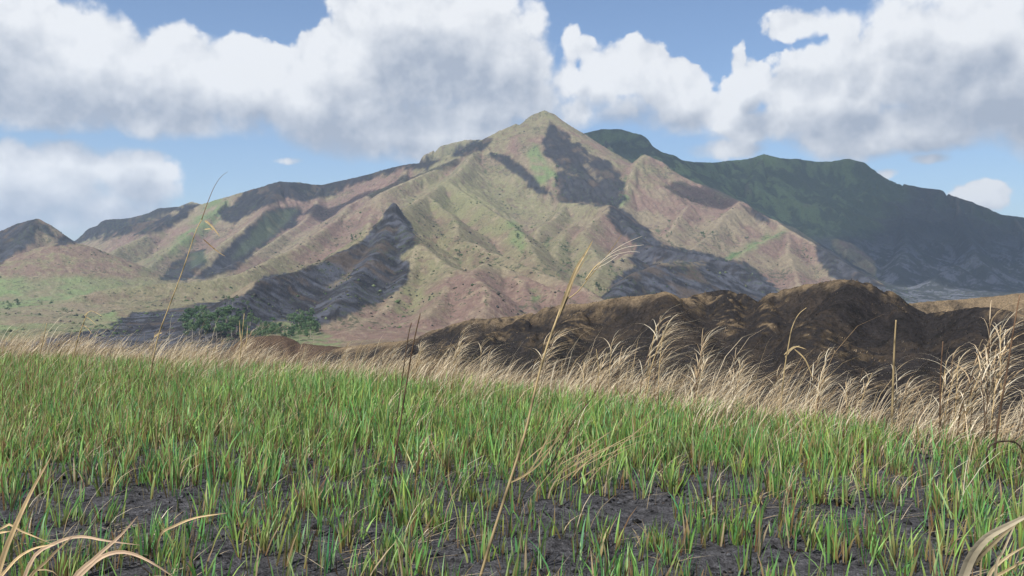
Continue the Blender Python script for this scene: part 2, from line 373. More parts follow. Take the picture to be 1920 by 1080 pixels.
FL = np.log1p(blur(FLOW, 2))

pxs = np.linspace(-220, 2140, 1120)
dep_ = np.concatenate([np.geomspace(620, 1300, 70)[:-1], np.linspace(1300, 6200, 520)])
PXg, DD = np.meshgrid(pxs, dep_); XX = (PXg - 960) / F * DD
ZZ = bil(H, (XX - gx[0]) / CELL, (DD - gy[0]) / CELL)
FV = bil(FL, (XX - gx[0]) / CELL, (DD - gy[0]) / CELL)
DRV = bil(DR, (XX - gx[0]) / CELL, (DD - gy[0]) / CELL)
ZZ = ZZ + (fbm(XX, DD, 30, 5, 0.68, 77) * 4.0 - (1 - ridged(XX, DD, 46, 5, .62, 87)) * 4.5 * (.25 + .75 * sstep(5, 50, DRV)) * (.15 + .85 * bil(domes, (XX - gx[0]) / CELL, (DD - gy[0]) / CELL)) * sstep(.1, .6, np.clip((ZZ + 40) / 300, 0, 1))) * sstep(900, 1500, DD)
PY = 540 - (ZZ - CAMZ) / DD * F
# what the surface is made of -----------------------------------------------------------
gzy, gzx = np.gradient(H, CELL)
lap = blur(H, 3) - blur(H, 14)
CV = bil(lap, (XX - gx[0]) / CELL, (DD - gy[0]) / CELL)           # above the mean: crests, below: gullies
n_a = fbm(XX, DD, 320, 5, 0.55, 101); n_b = fbm(XX, DD, 60, 5, 0.6, 131); n_c = fbm(XX, DD, 18, 4, 0.6, 151); n_d = fbm(XX, DD, 700, 3, 0.5, 171)
jx = fbm(XX, DD, 55, 5, 0.6, 201) * 11; jy = fbm(XX, DD, 55, 5, 0.6, 211) * 8
QX, QY = PXg + jx, PY + jy
def C(r, g, b_): return np.array((r, g, b_))
TAN, PINK, YEL, GRN, DGRN, BURN, ASH, BROWN, ROCK, BRUSH = C(.152,.125,.084), C(.134,.090,.073), C(.128,.130,.066), C(.105,.15,.062), C(.026,.046,.024), C(.014,.014,.017), C(.062,.065,.080), C(.085,.062,.044), C(.20,.19,.18), C(.024,.048,.018)
col = np.empty(XX.shape + (3,))
def mixc(c, m, k=1.0):
    global col
    m = np.clip(m, 0, 1)[..., None] * k; col = col * (1 - m) + np.asarray(c) * m
col[:] = TAN
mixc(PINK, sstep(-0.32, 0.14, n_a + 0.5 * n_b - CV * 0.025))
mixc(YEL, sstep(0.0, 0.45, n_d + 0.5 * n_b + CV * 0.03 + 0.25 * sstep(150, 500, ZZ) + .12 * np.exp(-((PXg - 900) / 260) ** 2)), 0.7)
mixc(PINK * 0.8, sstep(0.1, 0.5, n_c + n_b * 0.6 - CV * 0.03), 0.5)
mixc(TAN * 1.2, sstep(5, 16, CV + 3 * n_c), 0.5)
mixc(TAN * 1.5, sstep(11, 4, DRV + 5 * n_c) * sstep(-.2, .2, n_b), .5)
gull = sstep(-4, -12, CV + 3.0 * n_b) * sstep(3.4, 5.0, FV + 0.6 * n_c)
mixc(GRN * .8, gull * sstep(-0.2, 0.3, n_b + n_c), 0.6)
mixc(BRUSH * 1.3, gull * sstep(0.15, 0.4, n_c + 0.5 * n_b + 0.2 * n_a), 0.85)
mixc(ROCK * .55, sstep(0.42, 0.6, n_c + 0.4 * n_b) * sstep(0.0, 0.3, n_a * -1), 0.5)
def region(polys, D0=0, D1=9e9, jit=1.0):
    m = np.zeros(XX.shape, bool)
    for p in polys: m |= inpoly(PXg + jx * jit, PY + jy * jit, p)
    return m & (DD > D0) & (DD < D1)
def soft(m, n=2):
    m = m.astype(float)
    for _ in range(n):
        P_ = np.pad(m, 1, mode='edge'); m = (P_[:-2, 1:-1] + P_[2:, 1:-1] + P_[1:-1, :-2] + P_[1:-1, 2:] + 2 * P_[1:-1, 1:-1]) / 6
    return m
mixc(PINK * 1.05, (1 - bil(domes, (XX - gx[0]) / CELL, (DD - gy[0]) / CELL)) * sstep(525, 515, PY) * sstep(-.5, .1, n_b + n_c), .8)
n_f = fbm(XX, DD, 9, 3, .7, 181)
mixc(PINK * .6, sstep(.2, .6, n_c + .6 * n_f + .3 * n_b), .4)
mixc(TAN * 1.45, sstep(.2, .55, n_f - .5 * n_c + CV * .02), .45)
# valley greens at the far left
mixc(GRN, soft(region([[(470,598),(560,605),(640,640),(640,660),(380,660),(340,640),(345,600),(400,590)]], 600, 1700), 4) * sstep(-.4, .2, n_b + n_c), .7)
vg = region([[(-250,522),(80,520),(260,522),(300,530),(190,545),(150,555),(240,600),(230,625),(-250,640)]], 900, 3600)
mixc(GRN * 1.15, soft(vg, 6) * sstep(-0.5, 0.35, n_a + 0.6 * n_b), 0.85)
mixc(TAN, soft(vg, 6) * sstep(0.05, 0.4, n_b - n_a * .5), 0.5)
mixc(GRN * .9, soft(region([[(400,372),(440,372),(430,400),(370,450),(300,490),(330,450)],[(1440,440),(1480,430),(1440,455),(1370,490),(1350,485)]]), 8) * sstep(-0.4, 0.2, n_b), 0.8)
mixc(BRUSH * 1.6, sstep(4.5, 5.5, FV + .8 * n_c + .5 * n_b) * sstep(-.1, .25, n_b + n_a * .5) * sstep(700, 900, PXg), .7)
mixc(GRN * .95, soft(region([[(950,410),(975,420),(985,455),(980,475),(960,455)],[(990,545),(1005,530),(1010,560),(1000,572)],[(1035,320),(1047,330),(1047,372),(1036,365)],[(1140,375),(1185,355),(1165,392)],[(1000,265),(1040,330),(1010,350),(990,300)]]), 5) * sstep(-0.5, 0.1, n_b), 0.85)
mixc(YEL * 1.12, soft(region([[(760,535),(790,525),(800,560),(830,550),(850,570),(800,592),(735,590)],[(830,345),(870,350),(940,395),(1000,470),(920,440),(850,420),(800,400)],[(1120,245),(1000,215),(1022,206),(1060,236)]]), 6) * sstep(-0.25, 0.25, n_b + n_c * .6), 0.75)
# burnt ground and other dark patches
burn = region([
 [(742,372),(728,375),(712,412),(690,443),(650,468),(600,490),(520,515),(495,518),(470,540),(440,575),(430,620),(540,602),(590,617),(640,598),(720,560),(765,530),(772,505),(760,488),(745,482),(762,468),(790,456),(776,436),(760,405)],
 [(455,555),(400,568),(330,577),(240,590),(195,618),(130,628),(60,640),(-250,650),(-250,720),(520,720),(480,600)],
 ], 600, 2600)
burn |= region([
 [(470,345),(520,335),(600,340),(650,330),(700,318),(755,304),(800,300),(835,296),(800,320),(755,318),(700,335),(650,352),(600,372),(580,380),(540,375),(500,385),(470,400),(445,418),(410,412),(412,395),(440,380)],
 [(505,392),(568,388),(560,420),(520,440),(480,470),(450,500),(400,520),(365,520),(400,490),(440,450),(470,420)],
 [(300,527),(325,495),(350,475),(388,468),(380,500),(350,526)],
 [(180,456),(215,430),(260,415),(330,400),(345,380),(378,384),(330,420),(280,438),(220,442)],
 [(-250,460),(0,425),(65,405),(112,448),(90,442),(72,430),(60,455),(0,498),(-250,560)],
 [(100,460),(180,405),(300,385),(335,385),(345,390),(300,403),(220,428),(160,455)],
 [(922,284),(960,296),(982,314),(1034,366),(1010,360),(982,340),(950,315),(922,296)],  # dark strip down the gully beside the spur
 [(1030,225),(1050,240),(1075,262),(1110,290),(1140,300),(1165,330),(1172,370),(1160,388),(1110,382),(1060,380),(1043,372),(1042,325),(1060,318),(1020,288),(1018,265)],
 [(1143,388),(1165,388),(1205,420),(1243,460),(1320,472),(1400,495),(1470,550),(1480,600),(1100,600),(1130,555),(1150,528),(1190,498),(1183,485),(1190,460),(1160,432),(1140,402)],
 [(1388,378),(1400,402),(1420,414),(1458,422),(1430,400)],
 [(1525,452),(1560,465),(1640,520),(1720,570),(1640,575),(1570,530),(1535,490)],  # dark right flank of the descending ridge
 [(860,275),(905,258),(925,258),(905,284),(850,296)],
 ], 1800)
bs_ = soft(burn, 1)
mott = sstep(-0.15, 0.4, n_b + 0.7 * n_c)
mixc(BURN, bs_, 0.96)
n_e = fbm(XX * .45 + DD * .25, DD * .9 - XX * .2, 16, 4, .65, 161)
mixc(ASH, bs_ * sstep(-.25, .45, n_e + .5 * n_b) * sstep(4600, 2200, DD), 0.85)
mixc(BURN * .7, bs_ * sstep(.15, .4, n_c - n_e * .5), .6)
mixc(BROWN, bs_ * sstep(0.2, 0.5, n_a * .6 - n_b), 0.55)
mixc(TAN * .8, soft(region([[(1085,285),(1100,295),(1128,335),(1120,345)],[(1045,320),(1065,318),(1085,330),(1060,328)],[(600,540),(665,510),(655,522),(610,550)],[(1215,492),(1330,486),(1320,500),(1240,500)]]), 1) * sstep(-.2, .2, n_c), 0.8)
mixc(GRN * .7, soft(region([[(500,400),(560,392),(520,435),(470,470),(430,490)],[(360,478),(388,470),(385,490),(355,505)],[(250,515),(280,485),(320,470),(300,500),(275,517)]]), 4), 0.35)
# the far range to the right: dark scrub above, old burn below, cloud shade partly put into the colour
farr = (DD > 4560) & (PXg > 1075) & (PXg < 1560) | (PXg >= 1560) & (DD > np.interp(PXg, [1560, 1600, 1640, 1672], [4680, 4650, 4500, 2300]))
fr = soft(farr, 2)
mixc(DGRN, fr, 0.93)
mixc(GRN * 1.0, fr * sstep(-0.1, 0.3, n_b + n_a * .7 + sstep(430, 300, PY) * .3 - .1) * sstep(1800, 1500, PXg), 0.7)
mixc(BURN * 1.8, fr * sstep(0, .5, sstep(1500, 1750, PXg) + sstep(400, 500, PY) + n_a * .8 - .35), 0.8)
mixc(ASH * 1.7, fr * sstep(420, 500, PY) * sstep(0.0, 0.3, n_b + .6 * n_c), 0.8)
mixc(TAN * .6, fr * sstep(4, 12, CV + 4 * n_b) , .6)
mixc(GRN * 1.1, soft(region([[(1410,298),(1435,285),(1465,297),(1440,310)],[(1100,250),(1200,250),(1180,262),(1110,265)],[(1330,300),(1400,296),(1390,304)]], 4500), 3), .7)
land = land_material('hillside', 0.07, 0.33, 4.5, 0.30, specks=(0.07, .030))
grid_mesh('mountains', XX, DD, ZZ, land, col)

# ------------------------------------------------------------------ dark hills across the near valley
HR = [
 [(560,690,560),(640,652,520),(740,641,460),(790,636,430),(830,618,420),(860,605,410),(885,597,400),(930,595,400),(980,588,400),(1020,576,395),(1050,570,390),(1100,568,380),(1130,560,370),(1160,555,365),(1200,552,355),(1232,546,350),(1260,556,352),(1275,560,360),(1300,550,368),(1325,545,372),(1350,543,372),(1375,548,370),(1392,556,368),(1408,570,368),(1430,558,355),(1450,548,350),(1480,541,350),(1520,532,340),(1550,527,335),(1575,523,330),(1595,523,330),(1620,528,330),(1650,538,330),(1680,556,330),(1705,572,330),(1740,584,320),(1780,584,300),(1815,577,285),(1850,576,275),(1890,584,265),(1940,592,260),(2100,600,250),(2300,640,240)],
 [(430,660,650),(465,634,620),(500,629,600),(530,629,600),(560,642,600),(600,647,590),(700,655,560)],
 [(1232,546,350),(1262,585,315),(1290,610,290),(1330,645,260),(1390,690,225),(1440,740,195),(1480,800,170)],
 [(1100,568,380),(1070,600,340),(1020,650,290),(1000,700,250)],
 [(1350,543,372),(1350,590,330),(1400,630,290)],
 [(1450,548,350),(1440,590,315),(1450,640,275),(1510,700,235)],
 [(1590,523,330),(1570,570,290),(1530,620,255),(1560,680,220),(1620,740,190)],
 [(1650,538,330),(1680,600,285),(1700,660,245)],
 [(1830,576,280),(1800,640,240),(1740,700,205),(1720,770,175)],
 [(1940,592,260),(1900,680,215),(1880,760,180)],
 [(980,588,400),(940,615,365),(860,640,330),(790,670,300),(700,700,280)],
 [(940,615,365),(1000,622,345),(1060,640,310),(1110,690,265),(1150,740,230)],
 [(1680,575,640),(1710,568,640),(1760,564,640),(1830,558,630),(1920,549,620),(2100,540,620)],
]
c2 = 1.6
hx = np.arange(-260, 520, c2); hy = np.arange(60, 760, c2); HX, HY = np.meshgrid(hx, hy)
w2x = fbm(HX, HY, 60, 4, .5, 411) * 7; w2y = fbm(HX, HY, 60, 4, .5, 421) * 7
H2, DR2 = ridge_field(HX + w2x, HY + w2y, HR, 0.50, 1.3, 5.0)
_, DRM = ridge_field(HX + w2x, HY + w2y, HR[:1], 0.50, 1.3, 5.0)
fl2 = np.interp(HY, [60, 150, 300, 500, 800], [-38, -48, -55, -62, -72]) + fbm(HX, HY, 80, 4, .5, 431) * 4 - 14 * sstep(-80, -200, HX)
H2 = H2 - (1 - ridged(HX, HY, 34, 4, .5, 45)) * 9 * sstep(0, 25, H2 - fl2) * sstep(1, 22, DR2)
H2 = smax(H2, fl2, 9)
H20 = H2.copy()
H2, F2 = erode(H2, c2, batches=10, N=30000, steps=55, ero=0.3, dep=0.15, cap=1.4, seed=9)
H2 = H20 + (H2 - H20) * (.25 + .75 * sstep(3, 25, DR2)); F2 = np.log1p(blur(F2, 2)); L2 = blur(H2, 3) - blur(H2, 14)
px2 = np.linspace(300, 2200, 880); d2 = np.linspace(100, 740, 330)
P2, D2 = np.meshgrid(px2, d2); X2 = (P2 - 960) / F * D2
g = lambda G: bil(G, (X2 - hx[0]) / c2, (D2 - hy[0]) / c2)
Z2 = g(H2) + fbm(X2, D2, 3, 4, .65, 55) * 0.45 - (1 - ridged(X2, D2, 11, 4, .6, 56)) * 1.5 * (.2 + .8 * sstep(1, 10, g(DR2))); CV2 = g(L2); FV2 = g(F2)
Y2 = 540 - (Z2 - CAMZ) / D2 * F
m_a = fbm(X2, D2, 45, 5, .55, 61); m_b = fbm(X2, D2, 9, 5, .6, 71); m_c = fbm(X2, D2, 2.5, 3, .6, 81)
col = np.empty(X2.shape + (3,)); col[:] = C(.021, .019, .019)
mixc(C(.038, .030, .024), sstep(-.2, .4, m_a * .6 + .5 * m_b + .7 * m_c), .7)
mixc(C(.009, .009, .009), sstep(.1, .4, m_c * .7 - m_b * .5), .6)
STR = C(.155, .115, .072)
mixc(STR * .4, sstep(.4, .7, m_a * .4 + m_b * .7 + m_c * .5), .4)
J1 = fbm(X2, D2, 14, 4, .6, 91) * 12
reg2 = np.zeros(X2.shape, bool)
for p in [[(1100,568),(1180,560),(1150,600),(1060,660),(1020,640),(1060,600)],[(820,632),(900,618),(1000,618),(1060,640),(1050,662),(960,640),(880,640),(780,672)],
          [(1240,552),(1400,548),(1400,590),(1380,640),(1330,600),(1270,570)],[(1410,572),(1480,540),(1480,590),(1430,640)],[(930,588),(1060,570),(1080,600),(1000,610)],
          [(1470,600),(1560,620),(1680,690),(1560,670)],[(560,640),(860,640),(820,700),(560,690)],[(1590,520),(1640,527),(1720,572),(1790,584),(1700,590),(1640,545)]]:
    reg2 |= inpoly(P2 + J1, Y2 + J1 * .7, p)
rg = soft(reg2 & (D2 < 560), 5)
mixc(STR * .5, rg * sstep(-.2, .4, m_b + .9 * m_c + CV2 * .05) * (.3 + .7 * sstep(24, 6, g(DR2) + 6 * m_b)), .6)
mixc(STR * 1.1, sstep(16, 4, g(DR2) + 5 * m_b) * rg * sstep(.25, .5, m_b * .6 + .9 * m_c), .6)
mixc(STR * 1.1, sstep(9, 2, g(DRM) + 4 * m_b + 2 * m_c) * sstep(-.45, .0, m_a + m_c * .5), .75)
cre = sstep(1.0, 2.2, CV2 + .5 * m_b); mixc(STR * .8, cre * sstep(-.2, .3, m_b + m_c * .6) * (D2 > 240), .4)
mixc(STR * 1.0, sstep(560, 600, D2) * (P2 > 1500) * sstep(-.9, .1, m_b), .85)
mixc(C(.075, .05, .035), sstep(540, 600, D2) * (P2 < 900), .8)
near_land = land_material('burnt_hillside', 0.9, 4.0, 0.35, 0.5, 1.0, specks=(1.2, .008))
near_land.node_tree.nodes['Principled BSDF'].inputs['Specular IOR Level'].default_value = 0.0
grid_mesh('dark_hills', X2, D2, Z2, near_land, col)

# ------------------------------------------------------------------ the rest of the ground, out to the horizon
gm = land_material('plain_soil', 0.004, 0.05, 2.0, 0.2)
a_ = np.linspace(0, 2 * math.pi, 97); r_ = np.array([30, 200, 700, 2500, 6500, 12000]); AA, RR = np.meshgrid(a_, r_)
cc = np.empty(AA.shape + (3,)); cc[:] = (.10, .10, .055)
ZG = np.full(AA.shape, -86.0)
grid_mesh('ground', RR * np.cos(AA), RR * np.sin(AA), ZG, gm, cc)

# ------------------------------------------------------------------ haze between here and the mountains
def box_obj(name, x0, x1, y0, y1, z0, z1, mat):
    me = bpy.data.meshes.new(name)
    v = [(x, y, z) for z in (z0, z1) for y in (y0, y1) for x in (x0, x1)]
    me.from_pydata(v, [], [(0, 2, 3, 1), (4, 5, 7, 6), (0, 1, 5, 4), (2, 6, 7, 3), (0, 4, 6, 2), (1, 3, 7, 5)])
    me.materials.append(mat); o = bpy.data.objects.new(name, me); COL.objects.link(o); return o
hm = bpy.data.materials.new('haze_air'); hm.use_nodes = True; ht = hm.node_tree; ht.nodes.clear()
hv = ht.nodes.new('ShaderNodeVolumePrincipled'); hv.inputs['Color'].default_value = (0.60, 0.76, 1.0, 1)
hv.inputs['Density'].default_value = 4.4e-5; hv.inputs['Anisotropy'].default_value = 0.25
ho = ht.nodes.new('ShaderNodeOutputMaterial'); ht.links.new(hv.outputs[0], ho.inputs['Volume'])
hz = box_obj('haze', -12500, 12500, -12500, 12500, -92, 975, hm); hz['kind'] = 'stuff'

# ------------------------------------------------------------------ clouds overhead, above the picture, that shade the slopes
cm = bpy.data.materials.new('cloud_vapour'); cm.use_nodes = True; ct = cm.node_tree; ct.nodes.clear(); b = NB(ct)
lw = b.n('ShaderNodeLayerWeight'); lw.inputs[0].default_value = 0.5
tr = b.n('ShaderNodeBsdfTransparent'); df = b.n('ShaderNodeBsdfDiffuse'); df.inputs[0].default_value = (.8, .82, .85, 1)
tl = b.n('ShaderNodeBsdfTranslucent'); tl.inputs[0].default_value = (.8, .82, .85, 1)
m1 = b.n('ShaderNodeMixShader'); m1.inputs[0].default_value = 0.5; ct.links.new(df.outputs[0], m1.inputs[1]); ct.links.new(tl.outputs[0], m1.inputs[2])
m2 = b.n('ShaderNodeMixShader'); gp = b.n('ShaderNodeNewGeometry')
den = b.mr(b.m('ADD', lw.outputs['Facing'], b.m('MULTIPLY', b.m('SUBTRACT', b.noise(gp.outputs['Position'], 0.004, 4, 0.6), 0.5), 0.6)), 0.25, 0.8, 0.36, 1, True)
b.put(m2.inputs[0], den); ct.links.new(m1.outputs[0], m2.inputs[1]); ct.links.new(tr.outputs[0], m2.inputs[2])
o_ = b.n('ShaderNodeOutputMaterial'); ct.links.new(m2.outputs[0], o_.inputs[0])
def cloud(tx, ty, tz, rx, ry, label, zc=2350):
    k = (zc - tz) / sd.z; cx, cy = tx + sd.x * k, ty + sd.y * k
    nu, nv = 72, 30
    U, V = np.meshgrid(np.linspace(0, 2 * math.pi, nu), np.linspace(-math.pi / 2, math.pi / 2, nv))
    x = np.cos(V) * np.cos(U); y = np.cos(V) * np.sin(U); z = np.sin(V)
    px_, py_ = x + cx * .01 + z * .4, y + ty * .01 - z * .3
    d = 1 + 0.30 * fbm(px_, py_, 0.55, 4, .55, int(abs(tx)) % 97)
    d[:, -1] = d[:, 0]
    zz = np.where(z > 0, z * min(rx, ry) * .45, z * 60) * d
    o = grid_mesh('cloud', cx + x * rx * d, cy + y * ry * d, zc + zz, cm, kind='structure')
    return o
cloud(2300, 5380, 520, 2050, 1090, '')
cloud(2780, 4150, 150, 1150, 900, '')
cloud(720, 5080, 800, 420, 330, '')
cloud(-660, 4180, 480, 420, 260, '')
cloud(860, 3930, 440, 170, 150, '')

# ------------------------------------------------------------------ the meadow on the crest where the picture is taken
def edge_D(px):
    return np.interp(px, [-800, 0, 480, 960, 1440, 1920, 2700], [26, 20.5, 17.0, 13.6, 10.8, 8.8, 7.5])
def g_height(x, y, fine=True):
    x = np.asarray(x, float); y = np.asarray(y, float)
    rr = np.hypot(x, y); yy = np.where(y > 0.5, y, 0.5); px = 960 + np.clip(x / yy, -4, 4) * F
    t = np.maximum(y - edge_D(np.clip(px, -800, 2700)), 0)
    z = -0.72 * (np.sqrt(t * t + 6.0) - 6.0 ** .5)
    z = z + fbm(x, y, 3.0, 3, .5, 501) * 0.07
    if fine: z = z + fbm(x, y, 0.30, 5, .65, 511) * 0.06 - (1 - ridged(x, y, 0.4, 3, .5, 521)) * 0.035
    return z
def axis(lo, f0, f1, hi, nf, nc):
    a = lo + (f0 - lo) * (1 - np.geomspace(1, 0.004, nc)); c = f1 + (hi - f1) * np.geomspace(0.004, 1, nc)
    return np.concatenate([a, np.linspace(f0, f1, nf), c])
ax = axis(-90, -13, 9, 90, 420, 30); ay = axis(-40, 2.5, 22, 100, 360, 30)
MX, MY = np.meshgrid(ax, ay); MZ = g_height(MX, MY)
mcol = np.empty(MX.shape + (3,)); q1 = fbm(MX, MY, 0.9, 5, .6, 531); q2 = fbm(MX, MY, 0.12, 3, .6, 541)
col = mcol; col[:] = C(.055, .054, .058)
mixc(C(.290, .300, .335), sstep(-.35, .3, q1 * .5 + q2 * 1.0), .9)
mixc(C(.085, .062, .044), sstep(.05, .5, fbm(MX, MY, 1.6, 4, .5, 551) + .4 * q2), .6)
soil = land_material('burnt_soil', 16.0, 70.0, 0.06, 0.85)
grid_mesh('meadow_ground', MX, MY, MZ, soil, mcol)

def grass_material(name, rough=0.55, trans=0.35):
    m = bpy.data.materials.new(name); m.use_nodes = True; t = m.node_tree; t.nodes.clear(); b = NB(t)
    at = b.n('ShaderNodeAttribute', attribute_name='albedo')
    bs = b.n('ShaderNodeBsdfPrincipled'); b.put(bs.inputs['Base Color'], at.outputs['Color']); bs.inputs['Roughness'].default_value = rough
    bs.inputs['Specular IOR Level'].default_value = 0.35
    tl = b.n('ShaderNodeBsdfTranslucent'); b.put(tl.inputs[0], at.outputs['Color'])
    mx = b.n('ShaderNodeMixShader'); mx.inputs[0].default_value = trans
    t.links.new(bs.outputs[0], mx.inputs[1]); t.links.new(tl.outputs[0], mx.inputs[2])
    o = b.n('ShaderNodeOutputMaterial'); t.links.new(mx.outputs[0], o.inputs[0]); return m
M_GREEN = grass_material('green_blade', .5, .42); M_DRY = grass_material('dry_blade', 0.6, 0.3)

def blades_mesh(name, x, y, z, h, w, lean_dir, lean, curve, c0, c1, mat, seg=3, face_rand=True, droop=0.0, r=rng):
    """N flat tapering blades; lean is sideways reach at the tip as a share of height; curve bends it in the upper part"""
    N = len(x); tt = np.linspace(0, 1, seg + 1)
    fa = r.uniform(0, 2 * math.pi, N) if face_rand else lean_dir + math.pi / 2
    wx_, wy_ = np.cos(fa), np.sin(fa); lx, ly = np.cos(lean_dir), np.sin(lean_dir)
    V = np.zeros((N, 2 * seg + 1, 3), np.float32); Cc = np.zeros((N, 2 * seg + 1, 4), np.float32); Cc[..., 3] = 1
    for i, t in enumerate(tt):
        off = h * (lean * (t * 0.5 + 0.0) + lean * 0.5 * t + curve * t ** 2.4)
        zz = h * (t - np.minimum(.35, (lean + curve) * 0.35) * t ** 2) - h * droop * np.maximum(t - .6, 0) ** 2 * 4
        X_, Y_, Z_ = x + lx * off, y + ly * off, z + zz
        ww = w * 0.5 * (1 - t) ** 0.6 * (0.7 + 0.6 * min(1, t * 3) * (1 - .4 * t))
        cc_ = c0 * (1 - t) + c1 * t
        if i < seg:
            V[:, 2 * i] = np.stack([X_ - wx_ * ww, Y_ - wy_ * ww, Z_], -1); V[:, 2 * i + 1] = np.stack([X_ + wx_ * ww, Y_ + wy_ * ww, Z_], -1)
            Cc[:, 2 * i, :3] = cc_; Cc[:, 2 * i + 1, :3] = cc_
        else:
            V[:, 2 * i] = np.stack([X_, Y_, Z_], -1); Cc[:, 2 * i, :3] = cc_
    nv = 2 * seg + 1; base = (np.arange(N) * nv)[:, None]
    quads = np.array([[2 * i, 2 * i + 1, 2 * i + 3, 2 * i + 2] for i in range(seg - 1)]).reshape(-1)
    tri = np.array([2 * seg - 2, 2 * seg - 1, 2 * seg])
    loops = (base + np.concatenate([quads, tri])[None, :]).reshape(-1).astype(np.int32)
    per = [4] * (seg - 1) + [3]; ls = np.tile(np.array(per), N); st = np.concatenate([[0], np.cumsum(ls)[:-1]]).astype(np.int32)
    me = bpy.data.meshes.new(name); me.vertices.add(N * nv); me.vertices.foreach_set('co', V.ravel())
    me.loops.add(len(loops)); me.loops.foreach_set('vertex_index', loops)
    me.polygons.add(len(ls)); me.polygons.foreach_set('loop_start', st)
    me.polygons.foreach_set('use_smooth', np.ones(len(ls), bool)); me.update(calc_edges=True)
    at = me.color_attributes.new('albedo', 'FLOAT_COLOR', 'POINT'); at.data.foreach_set('color', Cc.ravel())
    me.materials.append(mat); return me
def link(name, me, parent=None, **props):
    o = bpy.data.objects.new(name, me); COL.objects.link(o); o.parent = parent
    for k, v in props.items(): o[k] = v
    return o
def pal(cols, n, r=rng, jit=.18):
    c = np.array(cols)[r.integers(0, len(cols), n)]; return c * (1 + r.uniform(-jit, jit, (n, 1)))

# where things grow
def scatter(dens, n, dmin, dmax, pmin=-260, pmax=2180):
    """random spots, even on the ground, kept with probability dens(x, y, D, px)"""
    D = np.sqrt(rng.uniform(dmin ** 2, dmax ** 2, n)); px = rng.uniform(pmin, pmax, n); x = (px - 960) / F * D
    k = rng.uniform(0, 1, n) < dens(x, D, px); return x[k], D[k], px[k]
def green_d(x, D, px):
    e = edge_D(px); pt = fbm(x, D, 1.3, 4, .55, 601); p2 = fbm(x, D, .35, 2, .5, 611)
    cover = np.interp(D, [3.5, 5.5, 7.0, 8.5, 10, 20], [.20, .26, .44, .74, .95, 1])
    right = 0
    return np.clip(cover * 1.12 + .75 * (pt + .9 * p2) * (1.15 - cover), 0, 1) * (D < e + .6) * sstep(-1.4, 1.6, (e - D) * (18 / e) ** 1.3)
tx, tD, tp = scatter(green_d, 24000, 3.0, 21)
nb = rng.integers(4, 11, len(tx)); ti = np.repeat(np.arange(len(tx)), nb); N = len(ti)
sp = rng.normal(0, .035, (2, N)); bx, by = tx[ti] + sp[0], tD[ti] + sp[1]
e_ = edge_D(tp[ti]); hh = (rng.uniform(.16, .33, len(tx))[ti] * rng.uniform(.6, 1.25, N)) * np.interp(by, [4, 8, 12, 20], [.95, 1.15, 1.35, 1.3]) * np.interp((e_ - by) * (18 / e_) ** 1.3, [0, 1.5, 4.5], [.62, .8, 1]) * (1 + .35 * fbm(bx, by, .8, 3, .5, 615))
wv = rng.uniform(.007, .017, N) * np.interp(by, [4, 10, 20], [1, 1.1, 1.35])
ld = np.where(rng.uniform(0, 1, N) < .6, np.arctan2(sp[1], sp[0]), rng.normal(0.1, 1.3, N)); ln = np.abs(rng.normal(.12, .17, N)); cu = np.abs(rng.normal(.05, .12, N))
G1 = [(.24, .44, .10), (.18, .37, .09), (.30, .49, .12), (.13, .31, .10), (.36, .50, .20), (.11, .25, .06)]
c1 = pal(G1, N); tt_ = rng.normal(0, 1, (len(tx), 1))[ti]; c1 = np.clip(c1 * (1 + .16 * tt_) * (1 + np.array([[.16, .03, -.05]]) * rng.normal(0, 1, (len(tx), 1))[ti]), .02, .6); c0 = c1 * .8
dead = rng.uniform(0, 1, N) < .17 + .06 * tt_[:, 0] + .22 * sstep(700, 0, tp[ti]) * sstep(6, 9, by) + .1 * sstep(3, 0, e_ - by)
c1[dead] = pal([(.34, .25, .13), (.42, .33, .20), (.22, .13, .06), (.28, .22, .08)], dead.sum()); c0[dead] = c1[dead] * .7
brn = rng.uniform(0, 1, N) < .5
c0[brn] = pal([(.15, .085, .035), (.07, .04, .02), (.22, .17, .06)], brn.sum())
zz = g_height(bx, by, False) - .01
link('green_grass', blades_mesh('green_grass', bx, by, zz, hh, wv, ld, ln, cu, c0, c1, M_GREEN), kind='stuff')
NGREEN = N
# charred stubble at the foot of the tufts
k = rng.uniform(0, 1, len(tx)) < .8; n = k.sum(); rp = 3; sx = np.repeat(tx[k], rp) + rng.normal(0, .04, n * rp); sy = np.repeat(tD[k], rp) + rng.normal(0, .04, n * rp); N = n * rp
link('charred_stubble', blades_mesh('charred_stubble', sx, sy, g_height(sx, sy, False) - .01, rng.uniform(.04, .2, N), rng.uniform(.005, .01, N), rng.uniform(0, 6.28, N),
     np.abs(rng.normal(.2, .2, N)), np.zeros(N), pal([(.03, .02, .015), (.10, .055, .025), (.16, .10, .05)], N), pal([(.04, .028, .02), (.14, .08, .04), (.3, .22, .12)], N), M_DRY, seg=2), kind='stuff')
# fallen straw
def litter_d(x, D, px):
    return np.clip(.12 + .9 * fbm(x, D, .9, 3, .5, 631) + .35 * np.exp(-((px - 1560) / 160) ** 2 - ((D - 7.2) / .8) ** 2), 0, 1)
lx_, lD, lp = scatter(litter_d, 16000, 3.5, 13); N = len(lx_)
link('fallen_straw', blades_mesh('fallen_straw', lx_, lD, g_height(lx_, lD, False) + rng.uniform(.0, .03, N), rng.uniform(.02, .10, N), rng.uniform(.004, .009, N), rng.normal(0, .9, N),
     rng.uniform(2.0, 5.0, N), np.zeros(N), pal([(.42, .33, .2), (.3, .2, .1), (.5, .42, .3)], N), pal([(.42, .33, .2), (.5, .42, .3)], N), M_DRY, seg=2), kind='stuff')
